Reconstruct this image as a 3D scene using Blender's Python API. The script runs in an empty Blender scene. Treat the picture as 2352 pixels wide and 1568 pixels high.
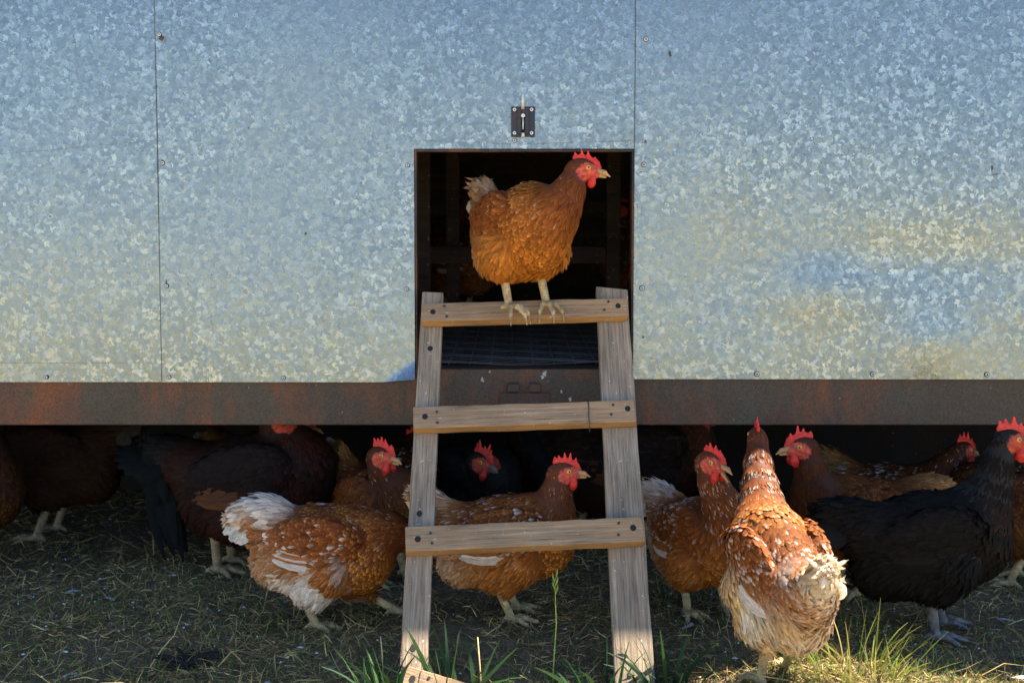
import bpy, math, random
import numpy as np
from mathutils import Vector, Matrix

random.seed(7)
RNG = np.random.default_rng(11)
SC = bpy.context.scene
COL = SC.collection
R = math.radians

# ------------------------------------------------------------------ camera
CAM_H, PITCH, ROLL, FPX = 0.90, R(6.2), R(0.0), 2940.0
cd = bpy.data.cameras.new('camera')
cam = bpy.data.objects.new('camera', cd)
COL.objects.link(cam)
cd.sensor_width = 36.0
cd.lens = FPX * 36.0 / 2352.0
cd.clip_start, cd.clip_end = 0.05, 2000
cd.dof.use_dof = True
cd.dof.focus_distance = 2.72
cd.dof.aperture_fstop = 5.6
cam.matrix_world = (Matrix.Translation((0, 0, CAM_H)) @ Matrix.Rotation(R(90) - PITCH, 4, 'X')
                    @ Matrix.Rotation(ROLL, 4, 'Z'))
SC.camera = cam
CAMR = cam.matrix_world.to_3x3()


def ray(px, py):
    return CAMR @ Vector(((px - 1176) / FPX, (784 - py) / FPX, -1.0))


def at(px, py, Y):
    """World point on the photo's ray through (px, py) of the 2352-wide picture, at world depth Y."""
    d = ray(px, py)
    return Vector((0, 0, CAM_H)) + d * (Y / d.y)


def gnd(px, py, z=0.0):
    d = ray(px, py)
    return Vector((0, 0, CAM_H)) + d * ((z - CAM_H) / d.z)


# ------------------------------------------------------------------ world, sun, exposure
SUN_EL, SUN_AZ = R(58), R(60)
w = bpy.data.worlds.new('World')
SC.world = w
w.use_nodes = True
nt = w.node_tree
nt.nodes.clear()
wo = nt.nodes.new('ShaderNodeOutputWorld')
bg = nt.nodes.new('ShaderNodeBackground')
sk = nt.nodes.new('ShaderNodeTexSky')
sk.sky_type = 'NISHITA'
sk.sun_disc = False
sk.sun_elevation = SUN_EL
sk.sun_rotation = SUN_AZ
sk.altitude = 1500
sk.air_density = 1.0
sk.dust_density = 0.2
sk.ozone_density = 2.2
bg.inputs['Strength'].default_value = 0.085
nt.links.new(sk.outputs[0], bg.inputs[0])
nt.links.new(bg.outputs[0], wo.inputs[0])
ld = bpy.data.lights.new('sun', 'SUN')
ld.energy = 5.0
ld.angle = R(0.5)
ld.color = (1.0, 0.90, 0.74)
sun = bpy.data.objects.new('sun', ld)
COL.objects.link(sun)
TOSUN = Vector((math.sin(SUN_AZ) * math.cos(SUN_EL), math.cos(SUN_AZ) * math.cos(SUN_EL), math.sin(SUN_EL)))
sun.rotation_euler = TOSUN.to_track_quat('Z', 'Y').to_euler()
vs = SC.view_settings
vs.view_transform = 'Standard'
vs.look = 'None'
vs.gamma = 1.0
vs.exposure = 2.15
SC.cycles.max_bounces = 6
SC.cycles.transparent_max_bounces = 6
SC.cycles.caustics_reflective = False
SC.cycles.caustics_refractive = False
SC.cycles.use_denoising = True


# ------------------------------------------------------------------ mesh helpers
def link(name, me, mat=None, parent=None, smooth=True, solid=0.0):
    ob = bpy.data.objects.new(name, me)
    COL.objects.link(ob)
    if mat is not None:
        for m in (mat if isinstance(mat, (list, tuple)) else [mat]):
            me.materials.append(m)
    if smooth:
        me.polygons.foreach_set('use_smooth', np.ones(len(me.polygons), dtype=bool))
    if parent is not None:
        ob.parent = parent
    return ob


def mesh_np(name, V, F, mat=None, parent=None, cols=None, smooth=True, uv=None):
    V = np.asarray(V, dtype=np.float32)
    F = np.asarray(F, dtype=np.int32)
    n = F.shape[1]
    me = bpy.data.meshes.new(name)
    me.vertices.add(len(V))
    me.vertices.foreach_set('co', V.ravel())
    me.loops.add(F.size)
    me.loops.foreach_set('vertex_index', F.ravel())
    me.polygons.add(len(F))
    me.polygons.foreach_set('loop_start', np.arange(0, F.size, n, dtype=np.int32))
    me.polygons.foreach_set('loop_total', np.full(len(F), n, dtype=np.int32))
    if uv is not None:
        l = me.uv_layers.new(name='UVMap')
        l.data.foreach_set('uv', np.asarray(uv, np.float32)[F.ravel()].ravel())
    me.update(calc_edges=True)
    if cols is not None:
        a = me.color_attributes.new('col', 'FLOAT_COLOR', 'POINT')
        c4 = np.ones((len(V), 4), np.float32)
        c4[:, :3] = cols
        a.data.foreach_set('color', c4.ravel())
    return link(name, me, mat, parent, smooth)


class MB:
    """collects boxes / tubes / discs and links them as ONE mesh object"""
    def __init__(self):
        self.v, self.f, self.m = [], [], []

    def poly(self, vs, fs, mi=0):
        o = len(self.v)
        self.v += [tuple(p) for p in vs]
        for f in fs:
            self.f.append(tuple(i + o for i in f))
            self.m.append(mi)

    def box(self, x0, x1, y0, y1, z0, z1, mi=0, M=None):
        vs = [Vector((x, y, z)) for x in (x0, x1) for y in (y0, y1) for z in (z0, z1)]
        if M is not None:
            vs = [M @ p for p in vs]
        self.poly(vs, [(0, 1, 3, 2), (4, 6, 7, 5), (0, 4, 5, 1), (2, 3, 7, 6), (0, 2, 6, 4), (1, 5, 7, 3)], mi)

    def tube(self, pts, rs, n=6, mi=0, caps=True):
        pts = [Vector(p) for p in pts]
        if not isinstance(rs, (list, tuple)):
            rs = [rs] * len(pts)
        vs, fs = [], []
        for i, p in enumerate(pts):
            d = (pts[min(i + 1, len(pts) - 1)] - pts[max(i - 1, 0)]).normalized()
            u = d.cross(Vector((0, 0, 1)) if abs(d.z) < .9 else Vector((1, 0, 0))).normalized()
            q = d.cross(u)
            for k in range(n):
                a = 2 * math.pi * k / n
                vs.append(p + (u * math.cos(a) + q * math.sin(a)) * rs[i])
        for i in range(len(pts) - 1):
            for k in range(n):
                fs.append((i * n + k, i * n + (k + 1) % n, (i + 1) * n + (k + 1) % n, (i + 1) * n + k))
        if caps:
            fs.append(tuple(range(n))[::-1])
            fs.append(tuple((len(pts) - 1) * n + k for k in range(n)))
        self.poly(vs, fs, mi)

    def build(self, name, mat, parent=None, smooth=False, bevel=0.0, seg=2):
        me = bpy.data.meshes.new(name)
        me.from_pydata(self.v, [], self.f)
        me.update()
        me.polygons.foreach_set('material_index', np.array(self.m, dtype=np.int32))
        ob = link(name, me, mat, parent, smooth)
        if bevel:
            b = ob.modifiers.new('bevel', 'BEVEL')
            b.width = bevel
            b.segments = seg
            b.limit_method = 'ANGLE'
        return ob


def empty(name, loc, label, cat, group=None, rz=0.0):
    o = bpy.data.objects.new(name, None)
    o.empty_display_size = 0.05
    COL.objects.link(o)
    o.location = loc
    o.rotation_euler = (0, 0, rz)
    return tag(o, label, cat, group)


def tag(o, label, cat, group=None, kind=None):
    o['label'] = label
    o['category'] = cat
    if group:
        o['group'] = group
    if kind:
        o['kind'] = kind
    return o


# ------------------------------------------------------------------ materials
class NT:
    def __init__(self, name):
        self.mat = bpy.data.materials.new(name)
        self.mat.use_nodes = True
        self.t = self.mat.node_tree
        self.t.nodes.clear()
        self.out = self.n('ShaderNodeOutputMaterial')
        self.p = self.n('ShaderNodeBsdfPrincipled')
        self.l(self.p.outputs[0], self.out.inputs[0])

    def n(self, kind, **kw):
        nd = self.t.nodes.new(kind)
        for k, v in kw.items():
            if k in nd.inputs:
                nd.inputs[k].default_value = v
            else:
                setattr(nd, k, v)
        return nd

    def l(self, a, b):
        self.t.links.new(a, b)

    def coord(self, scale=(1, 1, 1), rot=(0, 0, 0), kind='Object'):
        c = self.n('ShaderNodeTexCoord')
        m = self.n('ShaderNodeMapping')
        m.inputs['Scale'].default_value = scale
        m.inputs['Rotation'].default_value = rot
        self.l(c.outputs[kind], m.inputs[0])
        return m.outputs[0]

    def noise(self, vec, scale, detail=4, rough=.55, dist=0):
        nd = self.n('ShaderNodeTexNoise', Scale=scale, Detail=detail, Roughness=rough, Distortion=dist)
        self.l(vec, nd.inputs['Vector'])
        return nd.outputs['Fac']

    def ramp(self, fac, stops, interp='LINEAR'):
        r = self.n('ShaderNodeValToRGB')
        r.color_ramp.interpolation = interp
        e = r.color_ramp.elements
        while len(e) > 1:
            e.remove(e[-1])
        for i, (p, c) in enumerate(stops):
            if not isinstance(c, (tuple, list)):
                c = (c, c, c)
            if i == 0:
                el = e[0]
                el.position = p
            else:
                el = e.new(p)
            el.color = (*c[:3], 1)
        self.l(fac, r.inputs[0])
        return r.outputs[0]

    def mix(self, a, b, fac, blend='MIX'):
        m = self.n('ShaderNodeMix', data_type='RGBA', blend_type=blend)
        for v, i in ((a, 6), (b, 7), (fac, 0)):
            if isinstance(v, (int, float)):
                m.inputs[i].default_value = v if i == 0 else (v, v, v, 1)
            elif isinstance(v, (tuple, list)):
                m.inputs[i].default_value = (*v[:3], 1)
            else:
                self.l(v, m.inputs[i])
        return m.outputs[2]

    def bump(self, h, strength=.5, dist=.002, normal=None):
        b = self.n('ShaderNodeBump', Strength=strength, Distance=dist)
        self.l(h, b.inputs['Height'])
        if normal is not None:
            self.l(normal, b.inputs['Normal'])
        return b.outputs[0]

    def set(self, **kw):
        for k, v in kw.items():
            k = k.replace('_', ' ')
            i = self.p.inputs[k]
            if hasattr(v, 'is_linked') or hasattr(v, 'links'):
                self.l(v, i)
            elif isinstance(v, (tuple, list)) and len(v) == 3 and i.type == 'RGBA':
                i.default_value = (*v, 1)
            else:
                i.default_value = v
        return self.mat


def m_plain(name, col, rough=.6, metal=0.0, var=.25, scale=60):
    t = NT(name)
    f = t.noise(t.coord(), scale, 4)
    c = t.ramp(f, [(.3, tuple(x * (1 - var) for x in col)), (.7, tuple(min(1, x * (1 + var)) for x in col))])
    return t.set(Base_Color=c, Roughness=rough, Metallic=metal)


def m_galv():
    t = NT('galvanised_sheet')
    co = t.coord((1, .05, 1))
    nz = t.n('ShaderNodeTexNoise', Scale=110.0, Detail=3.0)
    t.l(co, nz.inputs['Vector'])
    sub = t.n('ShaderNodeVectorMath', operation='SUBTRACT')
    sub.inputs[1].default_value = (.5, .5, .5)
    t.l(nz.outputs['Color'], sub.inputs[0])
    sc = t.n('ShaderNodeVectorMath', operation='SCALE', Scale=.022)
    t.l(sub.outputs[0], sc.inputs[0])
    ad = t.n('ShaderNodeVectorMath', operation='ADD')
    t.l(co, ad.inputs[0])
    t.l(sc.outputs[0], ad.inputs[1])
    # grain = two sizes of crystal flakes, each with its own tilt
    outs = []
    for s, k in ((112.0, .052), (230.0, .055)):
        v = t.n('ShaderNodeTexVoronoi', Scale=s)
        t.l(ad.outputs[0], v.inputs['Vector'])
        s1 = t.n('ShaderNodeVectorMath', operation='SUBTRACT')
        s1.inputs[1].default_value = (.5, .5, .5)
        t.l(v.outputs['Color'], s1.inputs[0])
        s2 = t.n('ShaderNodeVectorMath', operation='SCALE', Scale=k)
        t.l(s1.outputs[0], s2.inputs[0])
        outs.append((v, s2))
    geo = t.n('ShaderNodeNewGeometry')
    a1 = t.n('ShaderNodeVectorMath', operation='ADD')
    t.l(geo.outputs['Normal'], a1.inputs[0])
    t.l(outs[0][1].outputs[0], a1.inputs[1])
    a2 = t.n('ShaderNodeVectorMath', operation='ADD')
    t.l(a1.outputs[0], a2.inputs[0])
    t.l(outs[1][1].outputs[0], a2.inputs[1])
    nn = t.n('ShaderNodeVectorMath', operation='NORMALIZE')
    t.l(a2.outputs[0], nn.inputs[0])
    # flake brightness + broad dull areas (oxide)
    sep = t.n('ShaderNodeSeparateColor')
    t.l(outs[0][0].outputs['Color'], sep.inputs[0])
    big = t.noise(t.coord((1, .05, 1)), 1.6, 3)
    fl = t.ramp(sep.outputs[0], [(0, (.150, .186, .208)), (.55, (.182, .220, .24)), (.74, (.245, .288, .305)), (1, (.37, .415, .43))])
    sep2 = t.n('ShaderNodeSeparateColor')
    t.l(outs[1][0].outputs['Color'], sep2.inputs[0])
    fl2 = t.ramp(sep2.outputs[1], [(0, .80), (1, 1.1)])
    fl = t.mix(fl, fl2, .8, 'MULTIPLY')
    dull = t.ramp(big, [(.40, .1), (.62, .85)])
    c = t.mix(fl, (.196, .232, .250), dull)
    fine = t.noise(t.coord((1, .05, 1)), 400, 3)
    c = t.mix(c, t.ramp(fine, [(.3, .85), (.7, 1.1)]), .6, 'MULTIPLY')
    # faint runs and dirt marks
    st = t.noise(t.coord((9, 1, .7)), 6, 4)
    c = t.mix(c, (.35, .33, .28), t.ramp(st, [(.66, 0), (.8, .35)]))
    b = t.bump(outs[0][0].outputs['Distance'], .12, .001, nn.outputs[0])
    b = t.bump(fine, .15, .0006, b)
    ro = t.ramp(sep.outputs[2], [(0, .24), (1, .36)])
    return t.set(Base_Color=c, Roughness=ro, Metallic=.92, Normal=b)


def m_rust(name, a=(.060, .042, .033), b=(.17, .048, .020), c=(.050, .048, .044), rough=.62, sc=1.0, lean=0.0):
    t = NT(name)
    v = t.coord((1, 1, .45))
    f1 = t.noise(v, 5 * sc, 6, .65, .4)
    f2 = t.noise(v, 9 * sc, 6, .7, .6)
    f3 = t.noise(t.coord(), 260, 3, .7)
    sx = t.n('ShaderNodeSeparateXYZ')
    t.l(t.coord(), sx.inputs[0])
    ma = t.n('ShaderNodeMath', operation='MULTIPLY_ADD')
    ma.inputs[1].default_value = -lean
    t.l(sx.outputs[0], ma.inputs[0])
    t.l(f1, ma.inputs[2])
    col = t.mix(a, b, t.ramp(ma.outputs[0], [(.46, 0), (.64, 1)]))
    col = t.mix(col, c, t.ramp(f2, [(.5, 0), (.62, .8)]))
    col = t.mix(col, t.ramp(f3, [(.3, .55), (.7, 1.35)]), 1.0, 'MULTIPLY')
    sp = t.noise(t.coord(), 120, 2, .6)
    col = t.mix(col, (.5, .5, .48), t.ramp(sp, [(.74, 0), (.78, .6)]))
    return t.set(Base_Color=col, Roughness=rough, Metallic=.25, Normal=t.bump(f3, .4, .001))


def m_wood(name, axis, light=(.36, .31, .26), dark=(.13, .105, .085), warm=(.36, .19, .075), wamt=.25, spec=1.0):
    """weathered softwood; axis = grain direction in object space"""
    t = NT(name)
    s = [1.0, 1.0, 1.0]
    s[axis] = .035
    v = t.coord(s)
    g = t.noise(v, 190, 6, .72, .08)
    g2 = t.noise(v, 60, 4, .6, .8)
    s2 = [1.0, 1.0, 1.0]
    s2[axis] = .25
    bl = t.noise(t.coord(s2), 14, 4, .6)
    ck = t.noise(t.coord(s2), 26, 3, .6, .5)
    c = t.ramp(g, [(.3, dark), (.46, tuple((x + y) / 2 for x, y in zip(light, dark))), (.62, light), (.8, tuple(min(1, x * 1.2) for x in light))])
    rings = t.ramp(g2, [(.44, 0), (.5, 1), (.56, 0)])
    c = t.mix(c, warm, t.mix(0.0, rings, wamt * 1.6))
    c = t.mix(c, warm, t.ramp(bl, [(.45, 0), (.75, wamt * 1.6)]))
    sp = t.noise(t.coord(), 95, 3, .6)
    c = t.mix(c, (.62, .62, .60), t.ramp(sp, [(.655, 0), (.70, .75 * spec)]))
    cr = t.ramp(g, [(.30, .18), (.40, 1)])
    c = t.mix(c, cr, t.ramp(ck, [(.35, .3), (.6, 1)]), 'MULTIPLY')
    c = t.mix(c, t.ramp(bl, [(.3, .52), (.6, 1.12)]), 1.0, 'MULTIPLY')
    return t.set(Base_Color=c, Roughness=.85, Normal=t.bump(g, 1.0, .004))


def m_vcol(name, rough=.7, trans=0.0, sheen=0.0, barbs=False, spec=.3, subs=0.0, nscale=0, nvar=.25):
    t = NT(name)
    a = t.n('ShaderNodeAttribute', attribute_name='col')
    c = a.outputs['Color']
    if barbs:
        v = t.coord((60, 9, 1), kind='UV')
        f = t.noise(v, 1.0, 3, .7, .5)
        c = t.mix(c, t.ramp(f, [(.25, .55), (.5, 1.0), (.78, 1.45)]), 1.0, 'MULTIPLY')
    if nscale:
        f = t.noise(t.coord(), nscale, 4, .6)
        c = t.mix(c, t.ramp(f, [(.3, 1 - nvar), (.7, 1 + nvar)]), 1.0, 'MULTIPLY')
        t.set(Normal=t.bump(f, .4, .0015))
    t.set(Base_Color=c, Roughness=rough, Specular_IOR_Level=spec)
    if subs:
        t.set(Subsurface_Weight=subs, Subsurface_Scale=.004)
    if trans:
        tr = t.n('ShaderNodeBsdfTranslucent')
        t.l(c, tr.inputs['Color'])
        mx = t.n('ShaderNodeMixShader')
        mx.inputs[0].default_value = trans
        t.l(t.p.outputs[0], mx.inputs[1])
        t.l(tr.outputs[0], mx.inputs[2])
        t.l(mx.outputs[0], t.out.inputs[0])
    return t.mat


GALV = m_galv()
RUST = m_rust('rusty_steel', (.056, .042, .032), (.155, .052, .022), (.060, .052, .040), lean=.045)
RUST_DARK = m_rust('brown_rusty_steel', (.055, .036, .03), (.10, .045, .028), (.05, .05, .055), sc=.8)
FRAME = m_rust('rusty_angle_iron', (.03, .022, .02), (.14, .05, .02), (.02, .025, .03), sc=3)
WOOD_X = m_wood('weathered_rung_wood', 0, wamt=.34, light=(.50, .345, .205), dark=(.13, .080, .045))
WOOD_Z = m_wood('weathered_rail_wood', 2, wamt=.12, light=(.45, .345, .24), dark=(.085, .060, .040))
WOOD_CUT = m_wood('rung_edge_wood', 0, light=(.42, .25, .11), dark=(.15, .08, .035), warm=(.42, .21, .07), wamt=.3, spec=.5)
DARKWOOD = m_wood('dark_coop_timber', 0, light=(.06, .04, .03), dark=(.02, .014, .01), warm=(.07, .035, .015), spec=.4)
ZINC = m_plain('zinc_screw', (.52, .53, .52), .45, .3, .15)
BLACKHOLE = m_plain('black_recess', (.01, .009, .008), .8)
NAIL = m_plain('nail_head', (.06, .06, .065), .5, .6)
PLATE = m_rust('blue_black_plate', (.010, .014, .030), (.09, .03, .018), (.012, .02, .045), rough=.4, sc=2.2)
WIRE = m_plain('wire', (.16, .15, .15), .5, .6)
PLUME = m_vcol('plumage', .75, .22, barbs=True, spec=.18)
PLUME_D = m_vcol('dark_plumage', .7, 0.0, barbs=True, spec=.07)
TAILM = m_vcol('tail_feathers', .7, .45, barbs=True, spec=.2)
SKIN = m_vcol('bird_body', .7, nscale=180)
COMB = m_vcol('comb_skin', .5, nscale=520, nvar=.45, subs=.15, spec=.4)
HORN = m_vcol('beak_horn', .4, nscale=200, nvar=.2, spec=.5)
SHANK = m_vcol('scaly_leg', .55, nscale=330, nvar=.4, spec=.4)
EYE = m_vcol('eye', .08, spec=.6)


# ------------------------------------------------------------------ ground
def gz(x, y):
    x = np.asarray(x, float)
    y = np.asarray(y, float)
    z = .008 * np.sin(3.1 * x + 1.3) * np.cos(2.3 * y + .4) + .006 * np.sin(7.7 * x - 3.9 * y) + .003 * np.sin(23 * x + 11 * y)
    z = z - .050 * np.clip((2.60 - y) / .30, 0, 1) * np.clip((.50 - x) / .35, 0, 1)
    z = z + .022 * np.exp(-(((x - .62) / .16) ** 2 + ((y - 2.30) / .14) ** 2))
    return z * np.clip(1.5 - np.maximum(np.abs(x), np.abs(y - 2.5)) / 8, 0, 1)


def m_ground():
    t = NT('trampled_soil_and_straw')
    v = t.coord()
    f1 = t.noise(v, 2.2, 6, .6)
    f2 = t.noise(v, 60, 5, .7)
    c = t.ramp(f2, [(.3, (.050, .033, .018)), (.5, (.105, .072, .040)), (.7, (.19, .135, .07))])
    g = t.ramp(f2, [(.3, (.25, .20, .10)), (.7, (.52, .40, .20))])
    # pasture from a few metres out, worn soil round the coop
    sp = t.n('ShaderNodeSeparateXYZ')
    t.l(v, sp.inputs[0])
    m = t.n('ShaderNodeMapRange', **{'From Min': 2.35, 'From Max': 1.6})
    t.l(sp.outputs[1], m.inputs['Value'])
    c = t.mix(c, g, m.outputs[0])
    d = t.noise(v, 45, 3, .6, 1.0)
    c = t.mix(c, (.42, .44, .46), t.ramp(d, [(.665, 0), (.70, .7)]))
    return t.set(Base_Color=c, Roughness=.95, Normal=t.bump(f2, .8, .01))


def build_ground():
    xs = np.concatenate([[-600, -200, -60, -20, -8, -4], np.arange(-2.4, 2.41, .04), [4, 8, 20, 60, 200, 600]])
    ys = np.concatenate([[-900, -300, -80, -20, -6, -2, 0, 1], np.arange(1.4, 5.01, .04), [6, 9, 20, 60, 200, 600]])
    X, Y = np.meshgrid(xs, ys, indexing='ij')
    V = np.stack([X, Y, gz(X, Y)], -1).reshape(-1, 3)
    nx, ny = len(xs), len(ys)
    i, j = np.meshgrid(np.arange(nx - 1), np.arange(ny - 1), indexing='ij')
    a = (i * ny + j).ravel()
    F = np.stack([a, a + ny, a + ny + 1, a + 1], 1)
    g = mesh_np('ground', V, F, m_ground())
    g['kind'] = 'structure'


build_ground()
HAY = m_vcol('straw_and_grass', .75, .25, spec=.25)


def blades(root, az, tilt, L, W, bend, col, rows=3):
    """ribbons: root (N,3), azimuth, tilt from vertical, length, width, bend (extra tilt at tip)"""
    N = len(root)
    V = np.zeros((N, rows, 2, 3))
    C = np.zeros((N, rows, 2, 3))
    p = root.copy()
    side = np.stack([-np.sin(az), np.cos(az), np.zeros(N)], 1)
    tw = RNG.uniform(-1.2, 1.2, N)
    for r in range(rows):
        t = r / (rows - 1)
        tl = tilt + bend * t
        d = np.stack([np.sin(tl) * np.cos(az), np.sin(tl) * np.sin(az), np.cos(tl)], 1)
        nrm = np.cross(side, d)
        s = side * np.cos(tw)[:, None] + nrm * np.sin(tw)[:, None]
        wd = (W * (1 - .85 * t ** 1.6))[:, None] * .5
        V[:, r, 0] = p - s * wd
        V[:, r, 1] = p + s * wd
        C[:, r] = (col * (.8 + .35 * t))[:, None, :]
        p = p + d * (L / (rows - 1))[:, None]
    k = np.arange(N)[:, None] * rows * 2 + np.arange(rows - 1)[None] * 2
    k = k.ravel()
    F = np.stack([k, k + 1, k + 3, k + 2], 1)
    return V.reshape(-1, 3), F, C.reshape(-1, 3)


def join(parts):
    o, VV, FF, CC = 0, [], [], []
    for V, F, C in parts:
        VV.append(V)
        FF.append(F + o)
        CC.append(C)
        o += len(V)
    return np.concatenate(VV), np.concatenate(FF), np.concatenate(CC)


def pick(cols, n, jit=.25):
    cols = np.array(cols)
    c = cols[RNG.integers(0, len(cols), n)]
    return c * RNG.uniform(1 - jit, 1 + jit, (n, 1))


def scatter(n, y0, y1, pw=1.0, margin=.25):
    y = y0 + (y1 - y0) * RNG.random(n) ** pw
    hw = .42 * y + margin
    x = RNG.uniform(-1, 1, n) * hw
    return x, y


def build_grass():
    parts = []
    # trampled straw and dead grass lying flat
    n = 104000
    x, y = scatter(n, 2.05, 4.3, 1.6)
    dens = .55 + .45 * np.sin(6.1 * x + 2.0 * np.sin(3.3 * y)) * np.sin(7.3 * y + 1.7 * np.sin(4.1 * x))
    keep = RNG.random(n) < .18 + .82 * dens ** 1.3
    x, y = x[keep], y[keep]
    n = len(x)
    root = np.stack([x, y, gz(x, y) + RNG.uniform(.001, .012, n)], 1)
    c = pick([(.58, .41, .16), (.44, .30, .12), (.24, .155, .065), (.72, .54, .24), (.17, .17, .045), (.12, .075, .038), (.36, .27, .10), (.19, .12, .055), (.26, .18, .08)], n, .35)
    long_ = RNG.random(n) < .08
    parts.append(blades(root, RNG.uniform(0, 6.28, n), R(90) - RNG.normal(.10, .30, n).clip(-.1, .9), np.where(long_, RNG.uniform(.05, .11, n), RNG.uniform(.010, .038, n)),
                        RNG.uniform(.0009, .0030, n), RNG.normal(.2, .6, n), c))
    # short live grass, thicker towards the viewer
    n = 26000
    x, y = scatter(n, 2.0, 3.4, 1.7)
    keep = RNG.random(n) < np.clip(1.25 - (y - 2.2) * .95 + .6 * np.sin(5 * x + 2) * np.sin(4 * y), .03, 1)
    x, y = x[keep], y[keep]
    n = len(x)
    root = np.stack([x, y, gz(x, y)], 1)
    c = pick([(.06, .11, .022), (.10, .16, .03), (.05, .10, .035), (.24, .24, .07), (.42, .34, .13)], n, .3)
    parts.append(blades(root, RNG.uniform(0, 6.28, n), RNG.uniform(.1, 1.2, n), RNG.uniform(.010, .042, n),
                        RNG.uniform(.0012, .0028, n), RNG.uniform(.1, .9, n), c))
    # longer grass in the foreground edge and outside the frame
    n = 9000
    x, y = scatter(n, 1.5, 2.36, .8)
    root = np.stack([x, y, gz(x, y)], 1)
    c = pick([(.07, .12, .02), (.12, .16, .03), (.20, .20, .06), (.30, .25, .10)], n, .3)
    parts.append(blades(root, RNG.uniform(0, 6.28, n), RNG.uniform(.3, 1.2, n), RNG.uniform(.02, .05, n),
                        RNG.uniform(.0014, .003, n), RNG.uniform(.1, .9, n), c))
    V, F, C = join(parts)
    g = mesh_np('grass', V, F, HAY, None, C, True)
    g['kind'] = 'stuff'
    # white droppings and fluff flecks lying in the litter
    n = 420
    x, y = scatter(n, 2.2, 3.8, 1.2)
    VV, FF, o = [], [], 0
    root = np.stack([x, y, gz(x, y) + .010], 1)
    k = 6
    a = np.arange(k) * 2 * np.pi / k
    rad = RNG.uniform(.001, .0042, n)[:, None] * RNG.uniform(.15, 1.6, (n, k))
    rx = RNG.uniform(.6, 1.6, n)[:, None]
    ring = np.stack([root[:, None, 0] + np.cos(a) * rad * rx, root[:, None, 1] + np.sin(a) * rad, root[:, None, 2] + 0 * rad], -1)
    top = root + np.array([0, 0, .003])
    V = np.concatenate([ring, top[:, None]], 1).reshape(-1, 3)
    b = np.arange(n)[:, None] * (k + 1)
    F = np.stack([b + np.arange(k), b + (np.arange(k) + 1) % k, b + k + 0 * np.arange(k)], -1).reshape(-1, 3)
    d = mesh_np('droppings', V, F, m_plain('white_droppings', (.55, .57, .60), .8))
    tag(d, 'small white droppings and down flecks scattered over the trampled straw', 'droppings', None, 'stuff')


build_grass()


def tuft(p, n, hmin, hmax, wmin, wmax, spread, cols, label, name='grass_tuft', lean=0.6, group='grass tufts at the front'):
    o = empty(name, (p.x, p.y, float(gz(p.x, p.y))), label, 'grass tuft', group) if False else None
    a = RNG.uniform(0, 6.28, n)
    r = spread * np.sqrt(RNG.random(n))
    x, y = p.x + r * np.cos(a), p.y + r * np.sin(a)
    root = np.stack([x - p.x, y - p.y, gz(x, y) - float(gz(p.x, p.y)) - .003], 1)
    V, F, C = blades(root, a + RNG.normal(0, .6, n), RNG.uniform(.03, lean, n), RNG.uniform(hmin, hmax, n),
                     RNG.uniform(wmin, wmax, n), RNG.uniform(.1, 1.0, n), pick(cols, n, .2), 6)
    ob = mesh_np(name, V, F, HAY, None, C)
    ob.location = (p.x, p.y, float(gz(p.x, p.y)))
    return tag(ob, label, 'grass tuft', group)


GREEN = [(.022, .062, .016), (.035, .085, .018), (.020, .055, .022)]
YEL = [(.16, .22, .03), (.28, .30, .05), (.10, .17, .025), (.36, .30, .08)]
tuft(gnd(1045, 1575), 40, .07, .16, .007, .014, .05, GREEN, 'broad green grass blades growing just right of the ladder\'s left rail', lean=.9)
tuft(gnd(880, 1575), 38, .06, .15, .006, .012, .05, GREEN, 'broad green grass blades growing just left of the ladder\'s left rail', lean=.8)
tuft(gnd(1385, 1570), 32, .05, .14, .006, .012, .04, GREEN, 'broad green grass blades growing just left of the ladder\'s right rail', lean=.9)
tuft(gnd(1540, 1565), 32, .05, .14, .006, .012, .05, GREEN, 'broad green grass blades growing just right of the ladder\'s right rail', lean=.8)
tuft(gnd(1960, 1575), 110, .05, .14, .002, .005, .10, YEL, 'yellow green sunlit grass tuft beside the white tailed hen', lean=.9)
tuft(gnd(2030, 1500), 30, .03, .08, .002, .005, .06, GREEN, 'small dark green grass tuft in front of the black hen\'s feet', lean=.9)
tuft(gnd(420, 1600), 40, .04, .09, .002, .006, .09, GREEN + YEL[:1], 'shaded green grass tuft at the lower left, left of the dark feather clump', lean=.9)


def stalk(px, py, pts, r, col, label, name='straw_stalk', cat='straw'):
    """pts: list of (px, py, depth) through which a dry stem runs"""
    P = [at(a, b, d) for a, b, d in pts]
    m = MB()
    base = P[0]
    m.tube([p - base for p in P], [r * (1 - .5 * i / (len(P) - 1)) for i in range(len(P))], 6)
    return m, base


def stem(pts, r, mat, label, name, cat, ear=False):
    P = [at(a, b, d) for a, b, d in pts]
    base = P[0].copy()
    Q = [p - base for p in P]
    m = MB()
    m.tube(Q, [r * (1 - .5 * i / (len(P) - 1)) for i in range(len(P))], 6)
    if ear:
        for k in range(5):
            q = Q[-1].lerp(Q[-2], k * .16)
            m.tube([q, q + Vector((.004 * (-1) ** k, 0, .012)), q + Vector((.005 * (-1) ** k, 0, .022))], [.0008, .0016, .0003], 5)
    ob = m.build(name, mat, None, True)
    ob.location = base
    return tag(ob, label, cat)


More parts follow.
